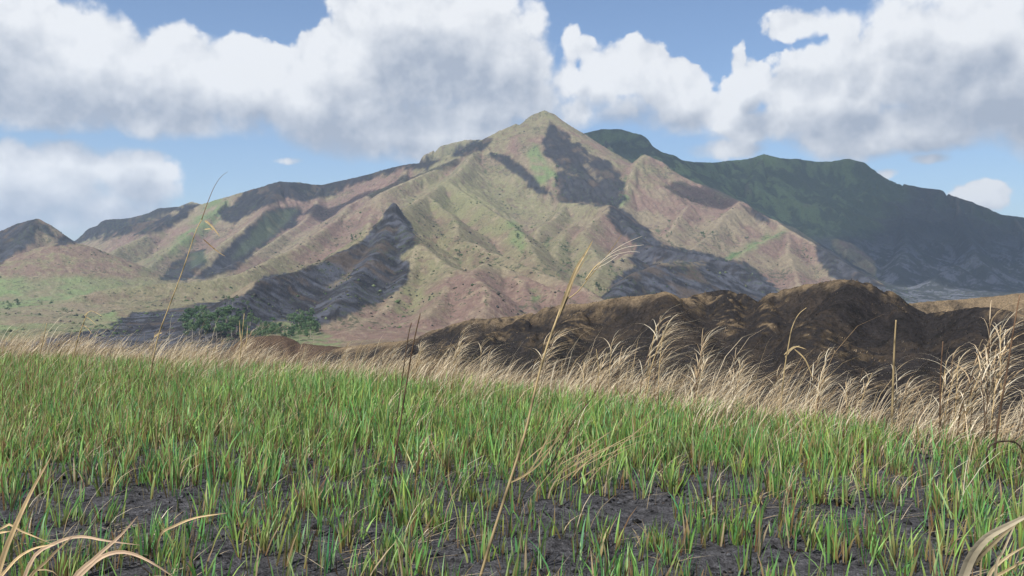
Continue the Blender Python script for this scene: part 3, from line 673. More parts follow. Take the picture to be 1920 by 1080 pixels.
# straw fringe along the brow
def fringe_d(x, D, px):
    e = edge_D(px); d = (e - D) * (19 / e) ** np.where(e > D, 1.5, 0)
    a = np.interp(d, [-2.2, -1.2, 0, 1.2, 2.6, 4.5, 9], [.6, 1, 1, .9, .5, .16, .05]) * np.interp(px, [0, 500, 900, 1500, 2000], [1.1, 1.1, 1.15, .62, .36])
    return np.clip(a * (1 + 1.3 * fbm(x, D, .8, 3, .5, 641)) + .10 * sstep(800, 0, px) * sstep(7, 10, D), 0, 1)
fx_, fD, fp = scatter(fringe_d, 26000, 5.5, 22.5); rp = rng.integers(2, 6, len(fx_)); fi = np.repeat(np.arange(len(fx_)), rp); N = len(fi)
x_, y_ = fx_[fi] + rng.normal(0, .05, N), fD[fi] + rng.normal(0, .05, N)
hs = np.interp(fp[fi], [0, 500, 950, 1400, 1900], [.56, .60, .56, .60, .70]) * rng.uniform(.45, 1.25, N) * (1 + .8 * fbm(x_, y_, .7, 3, .5, 651)) * np.where(rng.uniform(0, 1, N) < .07, 1.55, 1)
hs *= np.interp(edge_D(fp[fi]) - y_, [-1, 0, 2, 4], [1.15, 1.05, .8, .65])
STRAW = [(.66, .55, .38), (.56, .45, .28), (.76, .67, .50), (.44, .33, .18), (.32, .22, .12), (.62, .50, .34)]
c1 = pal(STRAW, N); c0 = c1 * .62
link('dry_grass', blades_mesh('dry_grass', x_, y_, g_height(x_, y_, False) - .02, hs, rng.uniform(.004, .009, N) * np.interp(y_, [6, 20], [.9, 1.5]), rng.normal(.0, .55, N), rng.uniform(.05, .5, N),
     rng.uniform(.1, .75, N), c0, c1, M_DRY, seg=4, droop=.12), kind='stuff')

# ash clods and charred crumbs on the soil
def lumps_mesh(name, x, y, z, r0, cols, mat):
    N = len(x); u = np.array([(1,0,0),(0,1,0),(-1,0,0),(0,-1,0),(0,0,1),(0,0,-1)], float)
    V = u[None] * r0[:, None, None] * rng.uniform(.5, 1.3, (N, 6, 1)); V[..., 2] *= .7
    a = rng.uniform(0, 6.28, N); ca, sa = np.cos(a)[:, None], np.sin(a)[:, None]
    V = np.stack([V[..., 0] * ca - V[..., 1] * sa + x[:, None], V[..., 0] * sa + V[..., 1] * ca + y[:, None], V[..., 2] + z[:, None]], -1).astype(np.float32)
    f = np.array([(0,1,4),(1,2,4),(2,3,4),(3,0,4),(1,0,5),(2,1,5),(3,2,5),(0,3,5)]).reshape(-1)
    loops = ((np.arange(N) * 6)[:, None] + f[None]).reshape(-1).astype(np.int32)
    me = bpy.data.meshes.new(name); me.vertices.add(N * 6); me.vertices.foreach_set('co', V.ravel()); me.loops.add(len(loops)); me.loops.foreach_set('vertex_index', loops)
    me.polygons.add(N * 8); me.polygons.foreach_set('loop_start', (np.arange(N * 8) * 3).astype(np.int32)); me.update(calc_edges=True)
    c = np.ones((N, 6, 4), np.float32); c[..., :3] = cols[:, None]; at = me.color_attributes.new('albedo', 'FLOAT_COLOR', 'POINT'); at.data.foreach_set('color', c.ravel())
    me.materials.append(mat); return me
cx_, cD, cp = scatter(lambda x, D, px: np.clip(.5 + fbm(x, D, .5, 3, .5, 661), 0, 1), 16000, 3.2, 9.5); N = len(cx_)
link('ash_clods', lumps_mesh('ash_clods', cx_, cD, g_height(cx_, cD) + .003, rng.gamma(2.0, .0045, N) + .003, pal([(.03,.03,.032),(.05,.052,.06),(.06,.05,.045),(.08,.082,.09),(.015,.015,.015)], N), soil), kind='stuff')

# ------------------------------------------------------------------ picking a spot on a built surface
def pick(px, py):
    """the place on the mountains that lies in this direction from the viewpoint"""
    c = int(np.clip(np.searchsorted(pxs, px), 1, len(pxs) - 1)); rows = np.where(PY[:, c] <= py)[0]
    r0 = rows[0] if len(rows) else len(dep_) - 1
    return (px - 960) / F * dep_[r0], dep_[r0], ZZ[r0, c]

# low scrub dotted over the far slopes, too much to count
n = 95000; c = rng.integers(0, len(pxs), n); r_i = rng.integers(60, len(dep_), n); vis_ = PY[r_i, c] < 650
low_ = (FV[r_i, c] > 4.3) * .5 + (n_b[r_i, c] > .12) * .35 + (n_b[r_i, c] > .3) * .3 + .03 + .3 * (DD[r_i, c] > 4600)
k = vis_ & (rng.uniform(0, 1, n) < low_ * .75) & (DD[r_i, c] > 1300); c, r_i = c[k], r_i[k]; N = len(c)
rs = rng.gamma(2.5, .75, N) + .8
link('hillside_scrub', lumps_mesh('hillside_scrub', XX[r_i, c] + rng.uniform(-4, 4, N), DD[r_i, c], ZZ[r_i, c], rs, pal([(.035,.06,.025),(.06,.085,.035),(.05,.045,.035),(.09,.11,.05),(.03,.03,.03)], N), land), kind='stuff')
# burnt tufts on the dark hills
n = 60000; c = rng.integers(0, len(px2), n); r_i = rng.integers(20, int(len(d2) * .8), n)
k = (rng.uniform(0, 1, n) < .25 + .6 * (m_b[r_i, c] > 0)); c, r_i = c[k], r_i[k]; N = len(c)
tc_ = pal([(.022,.018,.015),(.03,.024,.018),(.012,.011,.010),(.06,.045,.028)], N)
tn = (rg[r_i, c] > .4) & (m_b[r_i, c] > 0) | (DRM[np.clip(((D2[r_i, c] - hy[0]) / c2).astype(int), 0, DR2.shape[0] - 1), np.clip(((X2[r_i, c] - hx[0]) / c2).astype(int), 0, DR2.shape[1] - 1)] < 3)
tn &= rng.uniform(0, 1, N) < .45; tc_[tn] = pal([(.22,.16,.09),(.28,.21,.12),(.15,.10,.06)], tn.sum())
link('burnt_tufts', blades_mesh('burnt_tufts', X2[r_i, c] + rng.uniform(-.3, .3, N), D2[r_i, c], Z2[r_i, c] - .05, rng.uniform(.25, .9, N), rng.uniform(.15, .4, N), rng.normal(0, 1, N), rng.uniform(.1, .6, N), rng.uniform(0, .4, N), tc_ * .8, tc_, M_DRY, seg=2), kind='stuff')

# ------------------------------------------------------------------ trees
def simple_mat(name, c, rough=.8, vary=.25, scale=3.0, trans=0.0):
    m = bpy.data.materials.new(name); m.use_nodes = True; t = m.node_tree; t.nodes.clear(); b = NB(t)
    g = b.n('ShaderNodeTexCoord'); n = b.noise(g.outputs['Object'], scale, 4, .6)
    col_ = b.v('SCALE', b.mix(0.0, c, c), b.mr(n, .25, .75, 1 - vary, 1 + vary))
    bs = b.n('ShaderNodeBsdfPrincipled'); b.put(bs.inputs['Base Color'], col_); bs.inputs['Roughness'].default_value = rough
    o = b.n('ShaderNodeOutputMaterial')
    if trans:
        tl = b.n('ShaderNodeBsdfTranslucent'); b.put(tl.inputs[0], col_); mx = b.n('ShaderNodeMixShader'); mx.inputs[0].default_value = trans
        t.links.new(bs.outputs[0], mx.inputs[1]); t.links.new(tl.outputs[0], mx.inputs[2]); t.links.new(mx.outputs[0], o.inputs[0])
    else: t.links.new(bs.outputs[0], o.inputs[0])
    return m
M_LEAF = [simple_mat('tree_leaf', (.050, .105, .030), .7, .45, .35, .2), simple_mat('tree_leaf', (.034, .078, .024), .7, .45, .35, .2), simple_mat('tree_leaf', (.075, .13, .045), .7, .4, .35, .2)]
M_BARK = simple_mat('bark', (.24, .21, .17), .9, .3, 2.0)
def tube(name, pts, rad, mat, sides=6, parent=None, cap=True):
    pts = [Vector(p) for p in pts]; vs = []; fs = []
    for i, p in enumerate(pts):
        d = (pts[min(i + 1, len(pts) - 1)] - pts[max(i - 1, 0)]).normalized()
        a = d.cross(Vector((0.3, 1, .1))).normalized(); c = d.cross(a).normalized()
        for k in range(sides):
            th = 2 * math.pi * k / sides; vs.append(p + (a * math.cos(th) + c * math.sin(th)) * rad[i])
    for i in range(len(pts) - 1):
        for k in range(sides):
            k2 = (k + 1) % sides; fs.append((i * sides + k, i * sides + k2, (i + 1) * sides + k2, (i + 1) * sides + k))
    fs.append(tuple(range(sides))[::-1]); fs.append(tuple(range((len(pts) - 1) * sides, len(pts) * sides)))
    return vs, fs
def mesh_of(name, parts, mat, smooth=True):
    V, Fc = [], []
    for vs, fs in parts:
        o = len(V); V += [tuple(v) for v in vs]; Fc += [tuple(i + o for i in f) for f in fs]
    me = bpy.data.meshes.new(name); me.from_pydata(V, [], Fc); me.materials.append(mat)
    if smooth: me.polygons.foreach_set('use_smooth', np.ones(len(me.polygons), bool))
    return me
def crown_mesh(seed, h, w, base, n, leaf, mat):
    r = np.random.default_rng(seed); nl = r.integers(6, 11)
    ce = np.stack([r.normal(0, w * .22, nl), r.normal(0, w * .22, nl), r.uniform(base + .12 * h, h * .86, nl)], -1); rad = r.uniform(.16, .30, nl) * w * (1.1 - .5 * (ce[:, 2] - base) / (h - base + .1))
    k = r.integers(0, nl, n); d = r.normal(0, 1, (n, 3)); d /= np.linalg.norm(d, axis=1)[:, None]
    p = ce[k] + d * (rad[k] * r.uniform(.55, 1.08, n) ** .6)[:, None] * np.array([1, 1, .8])
    nrm = d + r.normal(0, .45, (n, 3)); nrm /= np.linalg.norm(nrm, axis=1)[:, None]
    t1 = np.cross(nrm, r.normal(0, 1, (n, 3))); t1 /= np.linalg.norm(t1, axis=1)[:, None]; t2 = np.cross(nrm, t1)
    s1 = (r.uniform(.6, 1.3, n) * leaf)[:, None]
    V = np.stack([p - t1 * s1, p - t2 * s1 * .6 , p + t1 * s1, p + t2 * s1 * .6], 1).reshape(-1, 3)
    me = bpy.data.meshes.new('crown'); me.from_pydata(V.tolist(), [], (np.arange(n * 4).reshape(n, 4)).tolist()); me.materials.append(mat); return me
def tree_proto(seed, h, w, kind):
    r = random.Random(seed); base = h * (.42 if kind == 'tall' else .22 if kind == 'round' else .05)
    parts = []; top = Vector((r.uniform(-.4, .4), r.uniform(-.4, .4), h * .8))
    parts.append(tube('t', [(0, 0, -1.0), (0, 0, 0), top * .5 + Vector((r.uniform(-.3, .3), 0, 0)), top], [h * .022, h * .018, h * .012, h * .004], None))
    for i in range(5):
        a = i * 1.3 + r.random(); z0 = base + (h - base) * r.uniform(0, .45); o = top * (z0 / (h * .8))
        e = o + Vector((math.cos(a) * w * .3, math.sin(a) * w * .3, h * r.uniform(.12, .25)))
        parts.append(tube('b', [o, (o + e) / 2 + Vector((0, 0, .1)), e], [h * .009, h * .006, h * .002], None, 5))
    return mesh_of('trunk', parts, M_BARK), crown_mesh(seed, h, w, base, 640 if kind != 'bush' else 300, .42 if kind != 'bush' else .34, M_LEAF[seed % 3])
PT = [tree_proto(i, h, w, k) for i, (h, w, k) in enumerate([(15, 9, 'tall'), (12, 9, 'round'), (17, 8, 'tall'), (10, 9, 'round'), (13, 7, 'tall'), (8, 8, 'round')])]
PB = [tree_proto(20 + i, h, w, 'bush') for i, (h, w) in enumerate([(6, 9), (5, 8), (7, 8)])]
def plant(proto, name, p, sc_, label, cat, group=None):
    e = bpy.data.objects.new(name, None); COL.objects.link(e); e.location = p; e.scale = (sc_, sc_, sc_ * random.uniform(.85, 1.15)); e.rotation_euler = (0, 0, random.uniform(0, 6.28))
    e['label'] = label; e['category'] = cat
    if group: e['group'] = group
    for nm, me in zip(('trunk', 'crown'), proto):
        link(nm, me, e)
    return e
# the grove at the foot of the burnt slope
gr = random.Random(4)
for i in range(110):
    u = gr.random(); px = 345 + 250 * u; py = gr.uniform(612, 646) - 10 * abs(u - .4); 
    x, y, z = pick(px, py); k = gr.choice(PT)
    plant(k, 'tree', (x, y, z - .3), gr.uniform(1.1, 1.7) * y / 1150 * (1.2 if px < 440 else .9), ('green tree in the taller left half of the grove below the black burn' if px < 430 else 'green tree in the middle of the grove, under the grey burnt slope' if px < 500 else 'low green tree at the right end of the valley grove'), 'tree', 'trees of the valley grove')
for i in range(16):
    px = gr.uniform(425, 475); py = gr.uniform(560, 605); x, y, z = pick(px, py)
    plant(gr.choice(PT), 'tree', (x, y, z - .3), gr.uniform(.5, .8) * y / 1300, 'small green tree in the narrow strip climbing up from the valley grove', 'tree', 'trees climbing above the grove')
for i in range(16):
    px = gr.uniform(-60, 46); py = gr.uniform(566, 590); x, y, z = pick(px, py)
    plant(gr.choice(PT + PB), 'tree', (x, y, z - .3), gr.uniform(.7, 1.1) * y / 1500, 'dark green tree of the thicket at the left edge of the valley', 'tree', 'trees at the left edge of the valley')
LAB = [((122, 588), 'rounded dark green bush alone on the pale green valley floor', 1.5), ((8, 632), 'green bush by the dry grass at the far left of the valley', 1.6), ((98, 568), 'small bush right of the left thicket in the valley', .9), ((76, 570), 'smaller of two bushes just beside the left thicket', .7),
       ((130, 552), 'low wide bush in the green hollow below the pink terrace', 1.1), ((212, 585), 'green shrub at the edge of the black burn on the left', .9), ((68, 558), 'bush on the rise above the left thicket', .8), ((60, 590), 'small shrub below the left thicket', .6)]
for (q, lab, k) in LAB:
    x, y, z = pick(*q); plant(gr.choice(PB), 'bush', (x, y, z - .3), k * y / 1500, lab, 'bush')
GUL = [((1062, 470), 18, 26, 14, 'dark tree in the upper part of the gully left of the tall seed stalk'), ((1070, 500), 30, 17, 22, 'tree of the dark clump at the foot of the gully beside the tall seed stalk'),
       ((1130, 545), 18, 7, 12, 'green tree at the gully foot above the dark brown hills'), ((1150, 515), 14, 14, 14, 'tree on the bank left of the black burnt dome'),
       ((972, 440), 6, 20, 14, 'bush in the bright green gully in the middle of the mountain'), ((1044, 350), 3, 22, 10, 'bush in the narrow green gully under the summit'),
       ((1165, 373), 14, 9, 14, 'tree in the green notch between the two high peaks'), ((660, 449), 12, 6, 8, 'bush on the ridge left of the black crag'),
       ((1255, 445), 12, 22, 12, 'bush in the gullies below the second peak'), ((1320, 440), 20, 18, 12, 'bush on the slope right of the second peak'), ((985, 480), 14, 6, 7, 'bush where the green gully meets the tan spur'),
       ((862, 480), 8, 16, 8, 'dark bush in the ravine above the black hollow'), ((912, 565), 5, 20, 9, 'dark bush in the rocky cleft below the black hollow'), ((410, 565), 50, 6, 9, 'bush along the upper rim of the black burn')]
for (c, sx_, sy_, n, lab) in GUL:
    for i in range(n):
        x, y, z = pick(c[0] + gr.gauss(0, sx_ * .55), c[1] + gr.gauss(0, sy_ * .55))
        plant(gr.choice(PB + PT[:2]), 'bush', (x, y, z - .5), gr.uniform(.55, 1.15) * y / 2300, lab, 'bush' if 'bush' in lab else 'tree', lab.replace('tree', 'trees').replace('bush', 'bushes')[:60])

# ------------------------------------------------------------------ tall dry grasses standing on the brow
def vcol_tube(name, pts, rad, cols, mat, sides=6, parent=None):
    vs, fs = tube(name, pts, rad, mat, sides); me = bpy.data.meshes.new(name); me.from_pydata([tuple(v) for v in vs], [], fs)
    at = me.color_attributes.new('albedo', 'FLOAT_COLOR', 'POINT'); c = np.ones((len(vs), 4), np.float32)
    for i in range(len(pts)): c[i * sides:(i + 1) * sides, :3] = cols[i]
    at.data.foreach_set('color', c.ravel()); me.materials.append(mat); me.polygons.foreach_set('use_smooth', np.ones(len(me.polygons), bool))
    return me
def smooth_path(P, n=24):
    P = [np.array(p, float) for p in P]; L = sorted(np.linalg.norm(b_ - a) for a, b_ in zip(P[:-1], P[1:]))[(len(P) - 1) // 2]
    Q = [P[0]]
    for a, b_ in zip(P[:-1], P[1:]):
        k = max(1, int(np.linalg.norm(b_ - a) / (1.6 * L))); Q += [a + (b_ - a) * j / k for j in range(1, k + 1)]
    P = np.array(Q, float); m = len(P); t = np.linspace(0, m - 1, n); i = np.clip(t.astype(int), 0, m - 2); f = (t - i)[:, None]
    g_ = lambda k: P[np.clip(k, 0, m - 1)]
    a, b_, c, d = g_(i - 1), g_(i), g_(i + 1), g_(i + 2)
    return .5 * ((2 * b_) + (-a + c) * f + (2 * a - 5 * b_ + 4 * c - d) * f ** 2 + (-a + 3 * b_ - 3 * c + d) * f ** 3)
CANE = np.array((.50, .38, .20)); DARKC = np.array((.10, .06, .035))
def stem_obj(parent, P, r0, r1, c0, c1, n=22, name='stem', nodes=True):
    P = smooth_path(P, n); rad = np.linspace(r0, r1, n); cols = [c0 * (1 - k) + c1 * k for k in np.linspace(0, 1, n)]
    if nodes:
        for i in range(3, n - 3, 4): rad[i] *= 1.25; cols[i] = cols[i] * .4
    me = vcol_tube(name, P.tolist(), rad, cols, M_DRY); return link(name, me, parent)
lr_ = random.Random(5)
def ribbon(parent, P, w, c0, c1, name='leaf', n=20, tip=.9, fold=.25, face=(0, -1, .3)):
    P = smooth_path(P, n); V, Fs, Cl = [], [], []
    for i in range(n):
        d = P[min(i + 1, n - 1)] - P[max(i - 1, 0)]; d /= np.linalg.norm(d) + 1e-9
        a = np.cross(d, np.array(face)); a /= np.linalg.norm(a) + 1e-9; u = np.cross(a, d); t = i / (n - 1)
        ww = w * .5 * min(1, .45 + t * 3) * (1 - t ** 3 * tip) ; th = max(w * .04, .0004)
        for q in (P[i] - a * ww + u * ww * fold, P[i], P[i] + a * ww + u * ww * fold): V.append(q)
        V.append(P[i] - u * th - 0 * a); k = lr_.uniform(.78, 1.12) * (.6 if lr_.random() < .06 else 1); cq = (c0 * (1 - t) + c1 * t) * k * (1 - .45 * max(0, t - .85) / .15)
        Cl += [cq * lr_.uniform(.85, 1.08), cq * .72, cq * lr_.uniform(.85, 1.08), cq * .7]
    for i in range(n - 1):
        o = i * 4; Fs += [(o, o + 1, o + 5, o + 4), (o + 1, o + 2, o + 6, o + 5), (o + 2, o + 3, o + 7, o + 6), (o + 3, o, o + 4, o + 7)]
    me = bpy.data.meshes.new(name); me.from_pydata([tuple(v) for v in V], [], Fs); at = me.color_attributes.new('albedo', 'FLOAT_COLOR', 'POINT')
    c = np.ones((len(V), 4), np.float32); c[:, :3] = np.array(Cl); at.data.foreach_set('color', c.ravel()); me.materials.append(M_DRY)
    return link(name, me, parent)
def root(name, loc, label, cat, group=None):
    e = bpy.data.objects.new(name, None); COL.objects.link(e); e.location = loc; e['label'] = label; e['category'] = cat
    if group: e['group'] = group
    return e
def rel_path(e, P): o = np.array(e.location); return [np.array(un(*p)) - o for p in P]
def ground_at(px, D): x = (px - 960) / F * D; return (x, D, float(g_height(x, D, False)))

def clump_proto(seed, h):
    r = np.random.default_rng(seed); ns = r.integers(4, 7); stems = []; bx = []; 
    for k in range(ns):
        p0 = np.array((r.normal(0, .05), r.normal(0, .05), -.03)); hs = h * r.uniform(.55, .95); le = r.uniform(0.02, .22)
        P = [p0, p0 + (le * hs * .3, 0, hs * .5), p0 + (le * hs, r.normal(0, .03), hs)]
        dark = r.random() < .6
        n = 12; Q = smooth_path(P, n); me = vcol_tube('stem', Q.tolist(), np.linspace(.0042, .0022, n), [(DARKC if dark else CANE) * (1 + .3 * (i % 3 == 0)) for i in range(n)], M_DRY, 5)
        stems.append(me)
        nl = r.integers(12, 22)
        for j in range(nl):
            t = r.uniform(.25, 1) ** .8; i = int(t * (n - 1)); bx.append((*Q[i], h * r.uniform(.22, .45)))
    for j in range(r.integers(30, 60)): bx.append((r.normal(0, .09), r.normal(0, .06), -.02, h * r.uniform(.3, .65)))
    A = np.array(bx); N = len(A); c1 = pal([(.66, .56, .40), (.58, .46, .30), (.74, .66, .50), (.46, .34, .20)], N, r)
    sp = blades_mesh('leaf_spray', A[:, 0], A[:, 1], A[:, 2], A[:, 3], r.uniform(.005, .010, N), r.normal(.0, .7, N), r.uniform(.1, .7, N), r.uniform(.4, 1.5, N), c1 * .75, c1, M_DRY, seg=6, droop=.3, r=r)
    return stems, sp
CP = [clump_proto(40 + i, 1.0) for i in range(7)]
CL = [(1000, .2, 1.02, 'tuft of dry grass left of the tall leaning seed stalk, with two dark canes'), (850, .3, .95, 'pale feathery dry clump standing where the brown hill meets the straw'), (1105, .0, .8, 'low dry clump just right of the tall leaning seed stalk'),
 (1150, .2, 1.05, 'windswept dry clump, first of three against the dark hill'), (1215, .2, 1.18, 'windswept dry clump, middle of three against the dark hill'), (1300, .1, 1.02, 'windswept dry clump, rightmost of three against the dark hill'),
 (1375, .2, .7, 'short straw clump right of the three windswept clumps'), (1440, .3, .72, 'straw clump bending right, left of the curved single stalk'), (1530, .4, .78, 'broad-bladed straw clump bending right in front of the dark slope'), (1600, .5, .74, 'tan clump with long blades arched to the right'),
 (1680, .2, .82, 'dry clump round the upright brown cane'), (1765, .3, .95, 'whitish bushy dry clump, the densest at the right'), (1800, .1, 1.2, 'tall dry clump with arching blades above the whitish one'), (1850, .0, 1.28, 'tallest arching dry clump near the right edge'), (1910, .2, .95, 'dry clump cut by the right edge of the picture'),
 (640, .3, .62, 'low straw clump in the fringe left of the thin dark stem'), (720, .2, .72, 'straw clump just left of the thin dark stem'), (905, .3, .75, 'straw clump between the feathery clump and the dark canes'), (780, .2, .7, 'straw clump just right of the thin dark stem'),
 (455, .2, .72, 'straw clump with upright canes in front of the valley grove'), (560, .2, .6, 'straw clump in front of the small brown mound'), (400, .2, .6, 'straw clump left of the valley grove'), (280, .1, .62, 'straw clump at the foot of the long left stalk'), (215, .2, .55, 'low straw clump left of the long left stalk'), (150, .2, .6, 'straw clump under the bent broken stalk'), (75, .1, .6, 'straw clump with burnt canes at the far left'), (15, .2, .55, 'straw clump cut by the left edge of the picture'), (340, .2, .55, 'straw clump right of the long left stalk')]
for i, (px, off, h, lab) in enumerate(CL):
    D = float(edge_D(px)) + off - .3; stems, sp = CP[(i * 3) % 7]
    e = root('dry_grass_clump', ground_at(px, D), lab, 'grass clump', 'dry grass clumps along the brow'); h *= 1.12; e.scale = (h * random.uniform(.9, 1.25), h, h * random.uniform(.9, 1.05)); e.rotation_euler = (0, 0, random.uniform(-.5, .5))
    for m in stems: link('stem', m, e)
    o = link('leaf_spray', sp, e); o['kind'] = 'stuff'

# the tall leaning seed stalk in the middle
e = root('seed_stalk', un(900, 1082, 4.90), 'tall pale grass stalk leaning right in the middle, with a split seed head', 'grass stalk')
stem_obj(e, rel_path(e, [(898, 1090, 4.9), (925, 1000, 4.88), (957, 900, 4.86), (985, 810, 4.84), (1006, 720, 4.82), (1024, 655, 4.8), (1044, 598, 4.8), (1062, 548, 4.8)]), .0085, .0045, CANE * .75, CANE * 1.2, 30)
ribbon(e, rel_path(e, [(1046, 596, 4.8), (1062, 550, 4.79), (1080, 505, 4.78), (1096, 478, 4.78), (1112, 450, 4.77)]), .017, CANE * .8, CANE * 1.25, 'sheath_leaf')
ribbon(e, rel_path(e, [(1050, 590, 4.8), (1066, 552, 4.82), (1076, 522, 4.82), (1102, 478, 4.84)]), .012, CANE * .55, CANE * .7, 'sheath_leaf')
stem_obj(e, rel_path(e, [(1066, 560, 4.8), (1085, 545, 4.8), (1105, 520, 4.8), (1130, 490, 4.8), (1165, 441, 4.8)]), .0035, .0014, CANE * .9, CANE * .45, 18, 'branch', False)
shp = stem_obj(e, rel_path(e, [(1098, 525, 4.8), (1112, 505, 4.8), (1125, 492, 4.8)]), .004, .003, CANE, CANE, 8, 'seed_head', False)
for (P_, w_) in [([(1118, 500, 4.8), (1140, 480, 4.8), (1170, 465, 4.81), (1207, 459, 4.82)], .0024), ([(1122, 496, 4.8), (1150, 470, 4.8), (1175, 455, 4.8), (1203, 443, 4.8)], .0017), ([(1120, 498, 4.78), (1148, 480, 4.78), (1180, 472, 4.78), (1200, 473, 4.78)], .0017), ([(1110, 508, 4.8), (1140, 492, 4.8), (1160, 478, 4.8)], .002)]:
    stem_obj(shp, rel_path(e, P_), w_, w_ * .4, np.array((.60, .52, .40)), np.array((.66, .60, .50)), 16, 'bristle', False)
ribbon(e, rel_path(e, [(957, 905, 4.86), (985, 890, 4.8), (1015, 865, 4.75), (1060, 800, 4.7)]), .010, CANE * .9, CANE * 1.1)
# the long thin stalk at the left
D = 13.5
e = root('seed_stalk', ground_at(276, D), 'long thin straw stalk rising from the left fringe against the far slopes', 'grass stalk')
stem_obj(e, [np.array((0, 0, 0))] + rel_path(e, [(294, 640, D), (317, 575, D), (345, 500, D), (366, 437, D), (378, 412, D)]), .011, .006, CANE * .8, CANE * 1.2, 26)
stem_obj(e, rel_path(e, [(378, 412, D), (390, 378, D), (402, 350, D), (414, 332, D), (427, 322, D)]), .007, .0015, DARKC * 2.5, DARKC * 2.2, 16, 'seed_head', False)
ribbon(e, rel_path(e, [(384, 414, D), (395, 422, D), (412, 443, D)]), .03, CANE, CANE * 1.3); ribbon(e, rel_path(e, [(383, 430, D), (395, 429, D), (400, 433, D)]), .018, CANE, CANE)
ribbon(e, rel_path(e, [(381, 448, D), (395, 461, D), (410, 473, D), (423, 481, D)]), .02, DARKC * 2, CANE)
ribbon(e, rel_path(e, [(289, 632, D), (297, 626, D), (304, 624, D)]), .03, CANE, CANE * 1.4)
# thin stems, each with its own line
ST = [('dark_stem', 'thin charred stem standing alone left of the middle', [(728, 965, 6.3), (735, 900, 6.3), (748, 810, 6.3), (762, 720, 6.3), (774, 650, 6.3), (788, 588, 6.3)], .0075, .004, DARKC * 1.6, DARKC, None),
 ('dark_stem', 'tall charred stem at the right edge, above the whitish clump', [(1858, 895, 7.5), (1872, 790, 7.5), (1889, 690, 7.5), (1900, 620, 7.5), (1912, 553, 7.5)], .010, .005, DARKC * .7, DARKC * 2.2, None),
 ('upright_cane', 'upright mottled brown cane between the arched clump and the whitish clump', [(1672, 810, 9.6), (1674, 730, 9.6), (1677, 650, 9.6), (1680, 600, 9.6)], .013, .007, CANE * .6, CANE * .8, None),
 ('upright_cane', 'short dark cane left of the whitish clump', [(1762, 800, 9.2), (1764, 700, 9.2), (1768, 640, 9.2)], .009, .004, DARKC, DARKC * 2, None),
 ('curved_stalk', 'single pale stalk curving right above the broad-bladed clumps', [(1462, 790, 10.5), (1470, 700, 10.5), (1478, 650, 10.5), (1485, 615, 10.5), (1497, 590, 10.5), (1512, 577, 10.5)], .008, .003, CANE * .8, CANE, [(1470, 665, 1490, 650, 1512, 655), (1472, 670, 1484, 655, 1500, 648), (1490, 655, 1510, 675, 1525, 712)]),
 ('bent_stalk', 'broken bent stalk with pale hanging leaves at the left', [(130, 700, 17.5), (145, 640, 17.5), (155, 610, 17.5), (164, 586, 17.5)], .014, .007, CANE * .7, CANE, [(158, 592, 172, 583, 194, 595), (160, 594, 168, 598, 182, 610), (157, 610, 164, 615, 173, 627)]),
 ('upright_cane', 'thin upright cane in front of the valley grove', [(448, 700, 14), (453, 640, 14), (458, 588, 14)], .010, .005, CANE * .8, CANE, [(452, 640, 450, 625, 449, 600), (455, 650, 462, 640, 464, 610)]),
 ('upright_cane', 'mottled cane at the far left fringe', [(70, 690, 18), (78, 650, 18), (88, 606, 18)], .012, .006, CANE * .5, CANE * .9, [(76, 655, 84, 640, 90, 620)]),
 ('dark_stem', 'slanting charred stem right of the seed stalk foot', [(1020, 900, 6.9), (1070, 800, 6.9), (1110, 745, 6.9), (1135, 700, 6.9)], .005, .002, DARKC, DARKC, None),
 ('dark_stem', 'small dark stem beside the lone charred one', [(742, 800, 8), (764, 640, 8), (772, 605, 8)], .005, .003, DARKC, DARKC, None),
 ('upright_cane', 'tall thin cane in the dry clump right of the seed stalk', [(1118, 790, 12), (1122, 700, 12), (1118, 655, 12)], .008, .004, CANE * .6, CANE, None)]
for nm, lab, P, r0, r1, a0, a1, lv in ST:
    e = root(nm, un(*P[0]), lab, 'grass stem'); stem_obj(e, rel_path(e, P), r0, r1, a0, a1)
    for q in (lv or []):
        D = P[0][2]; ribbon(e, rel_path(e, [(q[0], q[1], D), (q[2], q[3], D), (q[4], q[5], D)]), .016, CANE, CANE * 1.3)
e = root('charred_hook', un(1856, 880, 7.4), 'black charred stem bent over into a hook at the right', 'grass stem')
stem_obj(e, rel_path(e, [(1856, 885, 7.4), (1850, 850, 7.4), (1862, 832, 7.4), (1888, 827, 7.4), (1908, 832, 7.4), (1919, 850, 7.4)]), .008, .005, DARKC * .4, DARKC * .5, 22)
# straws leaning across the green grass in the middle
lr = random.Random(8)
e = root('leaning_straw_bunch', ground_at(1030, 6.9), 'bunch of long straws leaning right over the green grass in the middle', 'grass clump')
for i in range(22):
    x0 = lr.uniform(970, 1100); y0 = lr.uniform(850, 930); L = lr.uniform(60, 210); a = R(lr.uniform(24, 60)); D = 6.9 + lr.uniform(-.4, .4)
    ribbon(e, rel_path(e, [(x0, y0, D), (x0 + L * .5 * math.cos(a), y0 - L * .55 * math.sin(a), D), (x0 + L * math.cos(a), y0 - L * math.sin(a) * .95, D)]), lr.uniform(.004, .008), CANE * lr.uniform(.5, 1), CANE * lr.uniform(.8, 1.25), 'straw', 7)
